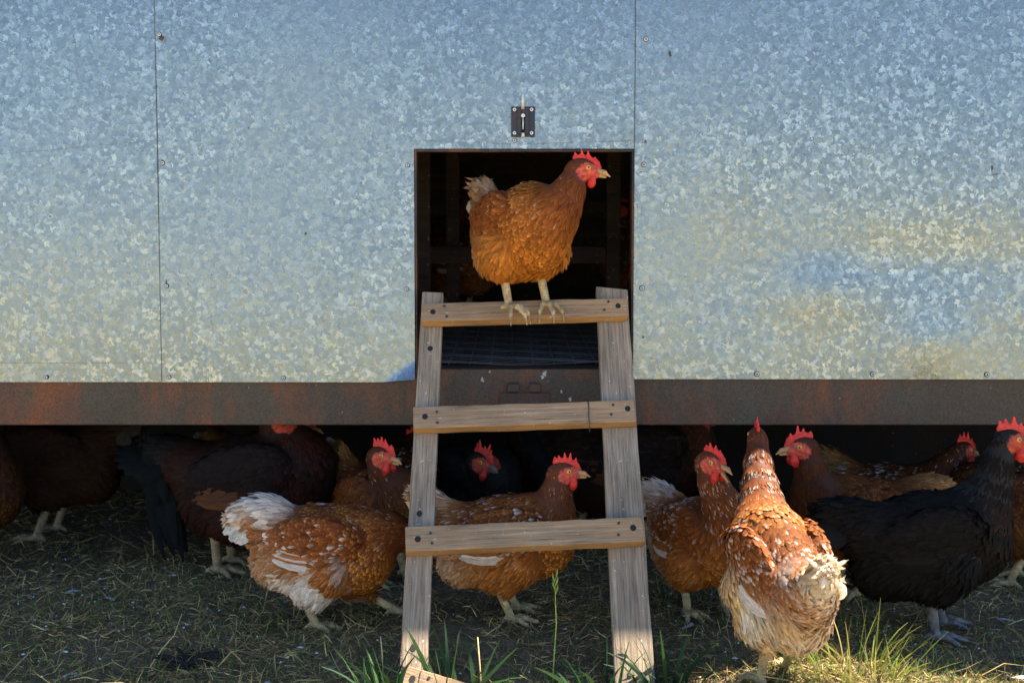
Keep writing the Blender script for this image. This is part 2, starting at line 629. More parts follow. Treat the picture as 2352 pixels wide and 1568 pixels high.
M_STRAW = m_plain('dry_straw', (.52, .38, .15), .6, 0, .2)
M_GSTEM = m_plain('green_stem', (.26, .34, .05), .6, 0, .2)
stem([(1268, 1600, 2.40), (1272, 1520, 2.41), (1278, 1430, 2.43), (1276, 1385, 2.44), (1275, 1330, 2.45)], .0019, M_GSTEM,
     'tall thin green grass stalk with a seed head standing inside the ladder', 'grass_stalk', 'grass stalk', True)
stem([(345, 1530, 2.48), (372, 1490, 2.52), (400, 1458, 2.55), (418, 1408, 2.56)], .0017, M_STRAW,
     'long bent yellow straw leaning at the lower left of the litter', 'straw_stalk', 'straw')
stem([(1105, 1600, 2.34), (1103, 1540, 2.36), (1097, 1462, 2.38)], .0022, M_STRAW,
     'stiff pale straw standing between the ladder rails near the green blades', 'straw_stalk', 'straw')
stem([(880, 1570, 2.38), (878, 1500, 2.40), (874, 1460, 2.41)], .0018, M_STRAW,
     'short yellow straw standing upright left of the ladder', 'straw_stalk', 'straw')


# ------------------------------------------------------------------ coop
YW = 2.94
coop = empty('chicken_coop', (0, YW, 0), 'galvanised sheet metal mobile chicken coop on a rusty steel beam with a square doorway', 'chicken coop')


def W(px, py, Y=YW):
    p = at(px, py, Y)
    return p.x, p.z


def cooploc(v):
    return (v[0], v[1] - YW, v[2])


def sheet(xs, zs, hole, off, disp, name='wall_panel', corner=None):
    """gridded sheet, local to the coop; front face at y = off; disp(x, z) buckles it"""
    xs = np.unique(np.round(xs, 5))
    zs = np.unique(np.round(zs, 5))
    X, Z = np.meshgrid(xs, zs, indexing='ij')
    Yv = off + disp(X, Z)
    nx, nz = len(xs), len(zs)
    V = np.stack([X, Yv, Z], -1)
    if corner is not None:
        V = corner(V)
    i, j = np.meshgrid(np.arange(nx - 1), np.arange(nz - 1), indexing='ij')
    cx = (X[:-1, :-1] + X[1:, 1:]) / 2
    cz = (Z[:-1, :-1] + Z[1:, 1:]) / 2
    keep = np.ones(cx.shape, bool)
    if hole is not None:
        keep = ~((cx > hole[0]) & (cx < hole[1]) & (cz < hole[2]))
    a = (i * nz + j)[keep]
    F = np.stack([a, a + nz, a + nz + 1, a + 1], 1)
    ob = mesh_np(name, V.reshape(-1, 3), F, GALV, coop)
    s = ob.modifiers.new('solid', 'SOLIDIFY')
    s.thickness = .0014
    s.offset = -1
    e = ob.modifiers.new('split', 'EDGE_SPLIT')
    e.split_angle = R(40)
    return ob


H_ROOF = 1.69
xa, _ = W(360, 430)
hx0, zt = W(949, 341)
hx1, _ = W(1459, 341)
xc, _ = W(1460, 340)
_, zb1 = W(660, 877)
_, zb2 = W(1900, 870)
XL, XR = -2.6, 2.7


LEAN = .036
LM_ = Matrix(((1, 0, 0, 0), (0, 1, LEAN, -.46 * LEAN), (0, 0, 1, 0), (0, 0, 0, 1)))


def wav(x, z):
    return (LEAN * (z - .46) + .0016 * np.sin(2.1 * x + 1.7 * z) + .0010 * np.sin(5.3 * x - 3.1 * z + 1) + .0006 * np.sin(9 * z + 2 * x))


def g2(x, z, px, py, rx, rz, a):
    cx, cz = W(px, py)
    return a * np.exp(-(((x - cx) / rx) ** 2 + ((z - cz) / rz) ** 2))


def disp_c(x, z):
    # dents near the bottom of the right-hand sheet
    return wav(x, z) - g2(x, z, 1890, 665, .095, .06, .0050) - g2(x, z, 2145, 790, .085, .055, .0058) + g2(x, z, 2150, 600, .30, .07, .005) + g2(x, z, 1650, 640, .10, .16, .004)


def disp_b(x, z):
    return wav(x, z) + g2(x, z, 700, 400, .3, .3, .003)


def curl(V):
    # bottom corner next to the doorway is peeled outwards
    cx, cz = hx0, zb1
    t = np.clip(1 - ((cx - V[..., 0]) / .075 + (V[..., 2] - cz) / .055), 0, 1)
    V = V.copy()
    m = (V[..., 0] <= cx + 1e-4)
    V[..., 1] -= np.where(m, .014 * t ** 1.5, 0)
    V[..., 2] += np.where(m, .008 * t, 0)
    return V


zz1 = np.concatenate([np.arange(zb1, H_ROOF, .03), [H_ROOF, zt]])
zz1 = np.concatenate([zz1, np.arange(zb1, zb1 + .07, .006)])
zz2 = np.concatenate([np.arange(zb2, H_ROOF, .03), [H_ROOF]])
sheet(np.concatenate([np.arange(XL, xa, .04), [xa + .02]]), zz2 + (zb1 - zb2), None, .0, wav)
sheet(np.concatenate([np.arange(xa, xc, .03), [xc, hx0, hx1], np.arange(hx0 - .08, hx0, .006)]), zz1, (hx0, hx1, zt), -.003, disp_b, corner=curl)
sheet(np.concatenate([np.arange(xc, XR, .03), [XR]]), zz2, None, -.0055, disp_c)

# dark lines painting shadow and dirt along the overlaps of the sheets, scratches
SEAM = m_plain('seam_shadow_dirt', (.075, .072, .066), .9, 0, .4, 25)
m = MB()
m.box(xa - .0018, xa, -.0034, -.0006, zb1 + .002, H_ROOF - .01, 0, LM_)
m.build('seam', SEAM, coop)
m = MB()
m.box(xc - .0016, xc, -.0064, -.0040, zt + .001, H_ROOF - .01, 0, LM_)
m.build('seam', SEAM, coop)
for (pts) in (((0, 833), (180, 834), (345, 832)), ((0, 352), (120, 343), (345, 322)), ((150, 30), (163, 95), (166, 170)), ((960, 322), (1200, 331), (1455, 322))):
    m = MB()
    P = []
    for (a, b) in pts:
        x, z = W(a, b)
        P.append((x, (-.0033 if a > 350 else -.0004) + float(disp_b(np.array(x), np.array(z)) if a > 350 else wav(np.array(x), np.array(z))), z))
    m.tube(P, .0004, 4)
    m.build('scratch', m_plain('scratch', (.30, .30, .295), .6, .5, .3), coop)

# beam below the sheets
zbt = W(1200, 848)[1]
zbb = W(1176, 977)[1]
m = MB()
m.box(XL, XR, .006, .016, zbb, zbt)
m.box(XL, XR, .016, .09, zbt - .008, zbt)
m.box(XL, XR, .016, .09, zbb, zbb + .008)
m.build('steel_beam', RUST, coop, bevel=.0025)
# hinge plate and lugs welded on the sill in the doorway
m = MB()
x0, z0 = W(1148, 935)
x1, z1 = W(1262, 902)
m.box(x0, x1, .001, .0055, z0, z1)
hp = m.build('hinge_plate', RUST_DARK, coop, bevel=.001)
for a in (1179, 1229):
    m = MB()
    x0, z0 = W(a - 13, 901)
    x1, z1 = W(a + 13, 880)
    m.box(x0, x1, -.010, .0055, z0 + .002, z1)
    m.build('hinge_lug', RUST_DARK, hp, bevel=.002)
# white splashes on the sill
SPL = m_plain('white_splash', (.34, .34, .33), .8)
for (px, py, r) in ((1310, 918, .009), (1252, 858, .009), (1246, 866, .007), (1108, 872, .008), (1125, 855, .004), (1290, 900, .005)):
    x, z = W(px, py)
    m = MB()
    n = 11
    rr = [r * random.uniform(.35, 1.1) for _ in range(n)]
    pts = [(x, .0045, z)] + [(x + rr[k] * .7 * math.cos(k * 6.283 / n), .0052, z + rr[k] * math.sin(k * 6.283 / n)) for k in range(n)]
    m.poly(pts, [(0, k + 1, (k + 1) % n + 1) for k in range(n)])
    m.build('splash_stain', SPL, coop)

# doorway angle-iron frame
m = MB()
m.box(hx0 + .001, hx0 + .006, .000, .045, zbt, zt, 0, LM_)
m.box(hx1 - .005, hx1 - .0005, .000, .045, zbt, zt, 0, LM_)
m.box(hx0 + .006, hx1 - .005, .000, .045, zt - .007, zt - .001, 0, LM_)
m.build('door_frame', FRAME, coop, bevel=.001)

# interior: side walls, back wall, floor mesh, timbers, roof, skirt
YB = 1.95
m = MB()
m.box(XL - .05, XR + .05, -.03, YB + .35, H_ROOF, H_ROOF + .03)
m.build('roof', GALV, coop)
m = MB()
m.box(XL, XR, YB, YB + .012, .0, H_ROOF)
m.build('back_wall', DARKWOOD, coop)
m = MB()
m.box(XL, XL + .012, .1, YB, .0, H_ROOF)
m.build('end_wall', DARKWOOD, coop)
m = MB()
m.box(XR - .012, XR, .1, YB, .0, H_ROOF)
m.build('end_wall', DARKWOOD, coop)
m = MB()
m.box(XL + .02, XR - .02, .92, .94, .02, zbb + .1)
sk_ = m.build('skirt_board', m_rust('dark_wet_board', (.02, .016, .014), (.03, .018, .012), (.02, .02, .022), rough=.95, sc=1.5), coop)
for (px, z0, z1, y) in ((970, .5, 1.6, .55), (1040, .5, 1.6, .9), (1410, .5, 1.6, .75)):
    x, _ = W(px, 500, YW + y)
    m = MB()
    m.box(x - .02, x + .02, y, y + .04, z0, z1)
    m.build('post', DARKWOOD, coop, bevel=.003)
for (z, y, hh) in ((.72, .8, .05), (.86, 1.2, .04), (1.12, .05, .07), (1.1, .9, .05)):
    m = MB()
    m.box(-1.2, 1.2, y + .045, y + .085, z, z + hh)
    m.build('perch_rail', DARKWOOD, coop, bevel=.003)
# mesh floor
m = MB()
zf = zbt + .003
x = -1.0
while x < 1.0:
    m.tube([(x, .06, zf), (x, YB - .02, zf)], .0014, 4, caps=False)
    x += .05
y = .06
k = 0
while y < YB - .05:
    P = [(-1.0 + q * .1, y, zf + .003 + .004 * math.sin(q * 1.7 + k * .9)) for q in range(21)]
    m.tube(P, .0015, 4, caps=False)
    y += .021
    k += 1
m.build('mesh_floor', WIRE, coop)

# screws with washers
def screw(px, py, r=.0044, mat=ZINC, parent=coop, dy=-.0075, y0=None):
    x, z = W(px, py)
    m = MB()
    n = 12
    prof = [(r * 1.22, .0), (r * 1.22, -.0004), (r * 1.0, -.0005), (r, -.0014), (r * .80, -.0024), (r * .60, -.0030), (r * .40, -.0030), (r * .38, -.0016), (0.0001, -.0016)]
    vs, fs = [], []
    for (rr, yy) in prof:
        for q in range(n):
            a = q * 2 * math.pi / n
            vs.append((rr * math.cos(a), yy, rr * math.sin(a)))
    mi = []
    for i in range(len(prof) - 1):
        for q in range(n):
            m.poly([vs[i * n + q], vs[i * n + (q + 1) % n], vs[(i + 1) * n + (q + 1) % n], vs[(i + 1) * n + q]], [(0, 1, 2, 3)], 1 if (i >= 6 or i < 2) else 0)
    ob = m.build('screw', [mat, BLACKHOLE], parent, False)
    d = {True: disp_c(np.array(x), np.array(z)) - .0055, False: disp_b(np.array(x), np.array(z)) - .003}[px > 1462]
    ob.location = (x, float(d) - .0016 if y0 is None else y0, z)
    return ob


for px, py in ((359, 76), (369, 374), (381, 657), (389, 866), (107, 866), (652, 867), (934, 379), (934, 664), (1182, 322)):
    screw(px, py)
ZB = m_plain('blue_zinc_screw', (.42, .47, .48), .45, .3, .2)
for px, py in ((1486, 88), (1480, 378), (1475, 662), (1738, 858), (2003, 858), (2265, 859)):
    screw(px, py, .0052, ZB)
# scuffed marks and small holes on the sheets
SCUFF = m_plain('dark_scuff', (.07, .06, .05), .8, 0, .5)
for (px, py, a, b) in ((363, 84, .007, .006), (1484, 325, .004, .006), (1541, 120, .005, .006), (1543, 126, .003, .004), (1477, 774, .003, .004), (380, 650, .002, .008),
                       (161, 95, .006, .001), (2283, 385, .004, .009), (2292, 400, .008, .002), (1647, 444, .002, .002), (484, 632, .0015, .002), (111, 497, .002, .002),
                       (1474, 395, .003, .002), (700, 538, .002, .005), (566, 293, .002, .002), (368, 372, .003, .006)):
    x, z = W(px, py)
    d = (disp_c(np.array(x), np.array(z)) - .0055) if px > 1462 else ((disp_b(np.array(x), np.array(z)) - .003) if px > 350 else wav(np.array(x), np.array(z)))
    n = 9
    m = MB()
    rr = [random.uniform(.5, 1.1) for _ in range(n)]
    y = float(d) - .0008
    m.poly([(x, y, z)] + [(x + a * rr[k] * math.cos(k * 6.283 / n), y, z + b * rr[k] * math.sin(k * 6.283 / n)) for k in range(n)],
           [(0, k + 1, (k + 1) % n + 1) for k in range(n)])
    m.build('scuff_mark', SCUFF, coop)

# slide-bolt latch above the doorway
yl = -.0062
x0, z0 = W(1174, 314)
x1, z1 = W(1229, 244)
cx = (x0 + x1) / 2
m = MB()
m.box(x0, cx - .0055, yl - .002, yl, z0, z1)
m.box(cx + .0055, x1, yl - .002, yl, z0, z1)
m.box(cx - .0055, cx + .0055, yl - .002, yl, z0, z0 + .004)
m.box(cx - .0055, cx + .0055, yl - .002, yl, z1 - .012, z1)
m.box(cx - .013, cx - .0045, yl - .0075, yl - .002, z0 + .006, z1 - .002)
m.box(cx + .0045, cx + .013, yl - .0075, yl - .002, z0 + .006, z1 - .002)
m.box(cx - .0045, cx + .0045, yl - .0075, yl - .0021, z1 - .016, z1 - .002)
lt = m.build('latch_plate', PLATE, coop, bevel=.0012)
m = MB()
m.box(cx - .0055, cx + .0055, yl - .0003, yl + .0003, z0 + .004, z1 - .012)
m.build('latch_slot', BLACKHOLE, lt)
m = MB()
m.tube([(cx, yl - .004, z0 - .001), (cx, yl - .004, z0 + .009)], .0042, 10)
m.tube([(cx - .0005, yl - .006, z1 - .006), (cx - .0005, yl - .006, z1 + .031)], .0038, 10)
m.tube([(cx, yl - .004, z0 + .017), (cx, yl - .004, z1 - .026)], .0022, 8)
m.build('slide_bolt', ZINC, lt, True)
m = MB()
m.tube([(cx, yl - .002, z1 - .021), (cx, yl - .013, z1 - .021)], .0048, 12)
m.build('bolt_knob', ZINC, lt, False, .001)
for px, py in ((1182, 251), (1221, 251), (1182, 305), (1221, 305)):
    screw(px, py, .0042, m_plain('white_rivet', (.75, .75, .72), .5, .3, .1), lt, y0=yl - .002)
lt.location.y = LEAN * ((z0 + z1) / 2 - .46) - .0012


# ------------------------------------------------------------------ ladder
def lad(px, py):
    """point on the ladder's front face plane for a photo pixel"""
    t = 2.76 * (900 + 2750) / (py + 2750)
    return at(px, py, t)


L0 = lad(994, 668)
L1 = lad(947, 1568)
R0 = lad(1405, 660)
R1 = lad(1459, 1568)
Xax = ((R0 - L0).normalized() + (R1 - L1).normalized()).normalized()
Zax = ((L0 + R0) - (L1 + R1)).normalized()
Xax = (Xax - Zax * Xax.dot(Zax)).normalized()
Nax = Zax.cross(Xax)          # points away from the viewer, under the ladder
if Nax.y < 0:
    Nax = -Nax
LM = Matrix(((Xax.x, Nax.x, Zax.x), (Xax.y, Nax.y, Zax.y), (Xax.z, Nax.z, Zax.z)))
base = (L1 + R1) / 2
ladder = empty('ladder', base, 'grey weathered wooden chicken ladder leaning in the coop doorway', 'ladder')
ladder.matrix_world = Matrix.Translation(base) @ LM.to_4x4()
LMI = LM.inverted()


def lloc(p):
    return LMI @ (p - base)


def plank(a, b, wa, wb, th, name, mat, y_off, rag=0.0, grain=2, edge=None, seed=0):
    """board between two points of the ladder plane (ladder coords), long axis = local z (rail) or x (rung)"""
    rn = random.Random(seed)
    a, b = Vector((a.x, 0, a.z)), Vector((b.x, 0, b.z))
    L = (b - a).length
    ax = (b - a) / L
    perp = Vector((ax.z, 0, -ax.x)) if grain == 2 else Vector((-ax.z, 0, ax.x))
    ns = 14
    vs, fs, mi = [], [], []
    for i in range(ns + 1):
        t = i / ns
        wd = wa + (wb - wa) * t
        e0 = wd / 2 + rn.uniform(-1, 1) * .0008
        e1 = wd / 2 + rn.uniform(-1, 1) * .0010
        for (s, yy) in ((-e0, 0), (e1, 0), (e1, th), (-e0, th)):
            along = t * L
            if i == ns:
                along += rn.uniform(-1, 1) * rag
            if i == 0:
                along += rn.uniform(-1, 1) * rag * .5
            if grain == 2:
                vs.append(Vector((s, yy, along)))
            else:
                vs.append(Vector((along, yy, s)))
    for i in range(ns):
        for k in range(4):
            q = (i * 4 + k, i * 4 + (k + 1) % 4, i * 4 + 4 + (k + 1) % 4, i * 4 + 4 + k)
            fs.append(q)
            mi.append(1 if (edge and k == 3) else 0)
    fs.append((3, 2, 1, 0))
    fs.append(tuple(ns * 4 + k for k in range(4)))
    mi += [0, 0]
    me = bpy.data.meshes.new(name)
    me.from_pydata(vs, [], fs)
    me.update()
    me.polygons.foreach_set('material_index', np.array(mi, dtype=np.int32))
    ob = link(name, me, [mat, edge] if edge else mat, ladder, False)
    bv = ob.modifiers.new('bevel', 'BEVEL')
    bv.width = .0022
    bv.segments = 2
    bv.limit_method = 'ANGLE'
    bv.angle_limit = R(50)
    X = ax if grain == 1 else perp
    Z = perp if grain == 1 else ax
    Mx = Matrix(((X.x, 0, Z.x), (X.y, 1, Z.y), (X.z, 0, Z.z))).to_4x4()
    ob.matrix_local = Matrix.Translation((a.x, y_off, a.z)) @ Mx
    return ob


def fix_normals(ob):
    import bmesh
    bm = bmesh.new()
    bm.from_mesh(ob.data)
    bmesh.ops.recalc_face_normals(bm, faces=bm.faces)
    bm.to_mesh(ob.data)
    bm.free()


def recess(parent, lx, lz, r, y, mat=BLACKHOLE, name='bolt_hole', drop=0.0):
    m = MB()
    n = 12
    m.poly([(lx + r * math.cos(k * 6.283 / n), y, lz + r * 1.15 * math.sin(k * 6.283 / n)) for k in range(n)], [tuple(range(n))])
    ob = m.build(name, mat, parent)
    return ob


def bolt(parent, lx, lz, r, y, mat=NAIL, name='nail'):
    m = MB()
    n = 10
    ring0 = [(lx + r * math.cos(k * 6.283 / n), y + .001, lz + r * math.sin(k * 6.283 / n)) for k in range(n)]
    ring1 = [(lx + r * .8 * math.cos(k * 6.283 / n), y - .0018, lz + r * .8 * math.sin(k * 6.283 / n)) for k in range(n)]
    m.poly(ring0 + ring1, [tuple(n + k for k in range(n))] + [(k, (k + 1) % n, n + (k + 1) % n, n + k) for k in range(n)])
    return m.build(name, mat, parent)


lz = lambda p: lloc(p)
EXT = 60
rl_ = plank(lloc(lad(945, 1568 + EXT)), lloc(L0), .0535, .0495, .030, 'rail', WOOD_Z, 0, .004, 2, None, 1)
rr_ = plank(lloc(lad(1463, 1568 + EXT)), lloc(R0), .0760, .0720, .030, 'rail', WOOD_Z, 0, .010, 2, None, 2)
bpy.context.view_layer.update()
for (ob, px, py) in ((rl_, 988, 799), (rl_, 963, 1177), (rl_, 949, 1487)):
    p = lloc(lad(px, py))
    q = ob.matrix_local.inverted() @ p
    recess(ob, q.x, q.z, .006, -.0008)
RUNG_TH = .026
rungs = []
for i, (l, r, wd) in enumerate((((968, 716), (1443, 703), .050), ((948, 956), (1460, 940), .054), ((931, 1235), (1480, 1212), .055), ((920, 1553), (1130, 1620), .052))):
    # front face of a rung stands RUNG_TH above the rail face
    def front(px, py):
        p = lad(px, py)
        s = CAM_H
        o = Vector((0, 0, CAM_H))
        d = p - o
        k = (RUNG_TH) / abs(d.dot(Nax))
        return p - d * k
    a, b = lloc(front(*l)), lloc(front(*r))
    up = Vector((0, 0, 0))
    ob = plank(a, b, wd, wd, RUNG_TH - .001, 'rung', WOOD_X, -RUNG_TH, .003, 1, WOOD_CUT, 10 + i)
    rungs.append(ob)
    Lr = (Vector((b.x, 0, b.z)) - Vector((a.x, 0, a.z))).length
    for (fx, fz, rr, kind) in ((.022, .0, .0062, 0), (.052, .012, .0032, 1), (.055, -.012, .0032, 1), (Lr - .020, .004, .0062, 0), (Lr - .047, .013, .0032, 1), (Lr - .052, -.010, .0032, 1)):
        if fx > Lr:
            continue
        jx, jz = random.uniform(-.004, .004), random.uniform(-.003, .003)
        if kind == 0:
            recess(ob, fx + jx, fz + jz, rr, -.0008)
        else:
            bolt(ob, fx + jx, fz + jz, rr, -.0002)
for ob in [rl_, rr_] + rungs:
    fix_normals(ob)
# bit of tie wire round the second rung
ob = rungs[1]
m = MB()
wx = .375
m.tube([(wx, -.002, .030), (wx + .001, -.0022, .01), (wx - .001, -.0022, -.012), (wx, -.002, -.0285), (wx, .004, -.030), (wx - .001, .006, -.045)], .0011, 5)
m.tube([(wx, -.002, .030), (wx, .02, .0305)], .0011, 5)
m.build('tie_wire', NAIL, ob, True)


# ------------------------------------------------------------------ birds: surface from a distance field
def surfnet(f, lo, hi, h):
    lo, hi = np.asarray(lo, float), np.asarray(hi, float)
    n = np.maximum(np.ceil((hi - lo) / h).astype(int) + 1, 4)
    n = ((n + 3) // 4) * 4
    ax = [lo[i] + h * np.arange(n[i]) for i in range(3)]
    # coarse pass
    cx = [a[::4] + 1.5 * h for a in ax]
    P = np.stack(np.meshgrid(*cx, indexing='ij'), -1).reshape(-1, 3)
    c = f(P).reshape([len(a) for a in cx])
    big = np.repeat(np.repeat(np.repeat(c, 4, 0), 4, 1), 4, 2)
    near = np.abs(big) < 6.5 * h
    ii = np.argwhere(near)
    pts = np.stack([ax[0][ii[:, 0]], ax[1][ii[:, 1]], ax[2][ii[:, 2]]], 1)
    big[near] = f(pts)
    v = big
    ins = v < 0
    sh = tuple(s - 1 for s in v.shape)
    cnt = np.zeros(sh, np.int8)
    for dx in (0, 1):
        for dy in (0, 1):
            for dz in (0, 1):
                cnt += ins[dx:sh[0] + dx, dy:sh[1] + dy, dz:sh[2] + dz]
    act = (cnt > 0) & (cnt < 8)
    idx = -np.ones(sh, np.int64)
    cells = np.argwhere(act)
    idx[act] = np.arange(len(cells))
    acc = np.zeros((len(cells), 3))
    num = np.zeros(len(cells))
    cor = [(a, b, d) for a in (0, 1) for b in (0, 1) for d in (0, 1)]
    for a in cor:
        for k in range(3):
            if a[k] == 0:
                b = list(a)
                b[k] = 1
                va = v[cells[:, 0] + a[0], cells[:, 1] + a[1], cells[:, 2] + a[2]]
                vb = v[cells[:, 0] + b[0], cells[:, 1] + b[1], cells[:, 2] + b[2]]
                cr = (va < 0) != (vb < 0)
                t = np.where(cr, va / np.where(cr, va - vb, 1), 0)
                p = np.array(a, float)[None].repeat(len(cells), 0)
                p[:, k] += t
                acc[cr] += p[cr]
                num[cr] += 1
    V = lo + (cells + acc / np.maximum(num, 1)[:, None]) * h
    Q = []
    for k in range(3):
        o1, o2 = (k + 1) % 3, (k + 2) % 3
        s0 = [slice(1, -1)] * 3
        s0[k] = slice(0, -1)
        s1 = list(s0)
        s1[k] = slice(1, None)
        a, b = ins[tuple(s0)], ins[tuple(s1)]
        e = np.argwhere(a != b)
        if not len(e):
            continue
        flip = a[e[:, 0], e[:, 1], e[:, 2]]
        e = e.copy()
        e[:, o1] += 1
        e[:, o2] += 1
        q = []
        for (u, w_) in ((1, 1), (0, 1), (0, 0), (1, 0)):
            g = e.copy()
            g[:, o1] -= u
            g[:, o2] -= w_
            g = np.minimum(g, np.array(sh) - 1)
            q.append(idx[g[:, 0], g[:, 1], g[:, 2]])
        q = np.stack(q, 1)
        q[~flip] = q[~flip][:, ::-1]
        Q.append(q)
    Q = np.concatenate(Q)
    Q = Q[(Q >= 0).all(1)]
    return V, Q


def rotm(yaw=0.0, pitch=0.0, roll=0.0):
    """columns = forward, left, up ; pitch > 0 raises the forward axis"""
    cy, sy, cp, sp = math.cos(yaw), math.sin(yaw), math.cos(pitch), math.sin(pitch)
    f = np.array([cy * cp, sy * cp, sp])
    l = np.array([-sy, cy, 0.0])
    u = np.cross(f, l)
    if roll:
        l, u = l * math.cos(roll) + u * math.sin(roll), u * math.cos(roll) - l * math.sin(roll)
    return np.stack([f, l, u], 1)


class Prim:
    def __init__(s, kind, reg, flow, k=.022, **kw):
        s.kind, s.reg, s.flow, s.k = kind, reg, np.array(flow, float), k
        s.__dict__.update(kw)

    def d(s, P):
        if s.kind == 'e':
            q = (P - s.c) @ s.R / s.r
            k0 = np.sqrt((q * q).sum(1)) + 1e-9
            k1 = np.sqrt(((q / s.r) ** 2).sum(1)) + 1e-9
            return k0 * (k0 - 1) / k1
        ba = s.b - s.a
        t = np.clip(((P - s.a) @ ba) / (ba @ ba), 0, 1)
        return np.linalg.norm(P - s.a - t[:, None] * ba, axis=1) - (s.r1 + (s.r2 - s.r1) * t)


def ell(reg, c, r, flow, Rm=None, k=.022):
    return Prim('e', reg, flow, k, c=np.array(c, float), r=np.array(r, float), R=np.eye(3) if Rm is None else Rm)


def cone(reg, a, b, r1, r2, flow, k=.022):
    return Prim('c', reg, flow, k, a=np.array(a, float), b=np.array(b, float), r1=r1, r2=r2)


def field(prims):
    def f(P):
        d = prims[0].d(P)
        for p in prims[1:]:
            e = p.d(P)
            h = np.clip(.5 + .5 * (d - e) / p.k, 0, 1)
            d = d + (e - d) * h - p.k * h * (1 - h)
        return d
    return f


def grad(f, P, e=.0015):
    g = np.zeros_like(P)
    for k in range(3):
        o = np.zeros(3)
        o[k] = e
        g[:, k] = f(P + o) - f(P - o)
    return g / (np.linalg.norm(g, axis=1, keepdims=True) + 1e-9)


def patch(P, s, seed):
    """smooth pseudo-random patches in [-1, 1]"""
    r = np.random.default_rng(seed)
    v = np.zeros(len(P))
    for i in range(6):
        kv = r.normal(0, 1, 3)
        kv *= s * (1 + .7 * i) / np.linalg.norm(kv)
        v += np.sin(P @ kv + r.uniform(0, 6.28)) / (1 + .35 * i)
    return v / 2.6


# feather sizes (length, width, exposure along, across)
FE = dict(head=(.012, .0042), neck=(.027, .0066), breast=(.031, .0140), back=(.028, .0115), rump=(.034, .0100), wing=(.029, .0125),
          belly=(.036, .0090), fluff=(.042, .0065), thigh=(.034, .0085), tailb=(.044, .0110), crop=(.027, .0115))
PROF = dict(scale=(.55, 1.0, .98, .42), hackle=(.6, 1.0, .72, .12), fluff=(.7, 1.0, .7, .10))
PTYPE = dict(head='hackle', neck='hackle', breast='scale', back='scale', rump='hackle', wing='scale', belly='fluff', fluff='fluff', thigh='fluff', tailb='fluff', crop='scale')
LIFT = dict(head=.10, neck=.10, breast=.20, back=.17, rump=.16, wing=.16, belly=.24, fluff=.34, thigh=.24, tailb=.30, crop=.10)


def feather_mesh(root, d, nrm, L, Wd, lift, prof, c_base, c_edge, c_shaft, fleck=None):
    """N curved vanes of 4 x 3 vertices each, with colour along vane and edge"""
    N = len(root)
    d = d / np.linalg.norm(d, axis=1, keepdims=True)
    side = np.cross(nrm, d)
    side /= np.linalg.norm(side, axis=1, keepdims=True) + 1e-9
    T = np.array([0, .42, .80, 1.0])
    V = np.zeros((N, 4, 3, 3))
    C = np.zeros((N, 4, 3, 3))
    UV = np.zeros((N, 4, 3, 2))
    uo = RNG.uniform(0, 50, N)
    for i, t in enumerate(T):
        p = root + d * (L * t)[:, None] + nrm * (L * lift * (t - .62 * t * t))[:, None]
        wv = (Wd * .5 * prof[:, i])[:, None]
        V[:, i, 1] = p + nrm * (Wd * .14 * prof[:, i])[:, None]
        V[:, i, 0] = p - side * wv
        V[:, i, 2] = p + side * wv
        back = d * (L * (.10 if i == 3 else .0))[:, None]
        V[:, i, 0] -= back
        V[:, i, 2] -= back
        e = (.0, .0, .10, 1.0)[i]
        C[:, i, 0] = C[:, i, 2] = c_base * (1 - e) + c_edge * e
        m = (.0, .15, .30, .8)[i]
        C[:, i, 1] = c_base * (1 - m) + (c_shaft if i < 3 else c_edge) * m
        if fleck is not None and i >= 2:
            fk = fleck[:, None] * (.75, 1.0)[i - 2]
            C[:, i, 1] += (A(.70, .64, .56) - C[:, i, 1]) * fk
            if i == 3:
                C[:, i, 0] += (A(.70, .64, .56) - C[:, i, 0]) * fk * .5
                C[:, i, 2] += (A(.70, .64, .56) - C[:, i, 2]) * fk * .5
        UV[:, i, 0] = np.stack([uo, uo + t * 3], 1) * .1
        UV[:, i, 1] = np.stack([uo + .5, uo + t * 3 - .6], 1) * .1
        UV[:, i, 2] = np.stack([uo + 1., uo + t * 3], 1) * .1
    b = np.arange(N)[:, None] * 12
    q = []
    for i in range(3):
        for j in range(2):
            q.append(np.stack([b[:, 0] + i * 3 + j, b[:, 0] + i * 3 + j + 1, b[:, 0] + i * 3 + j + 4, b[:, 0] + i * 3 + j + 3], 1))
    F = np.stack(q, 1).reshape(-1, 4)
    return V.reshape(-1, 3), F, C.reshape(-1, 3), UV.reshape(-1, 2)


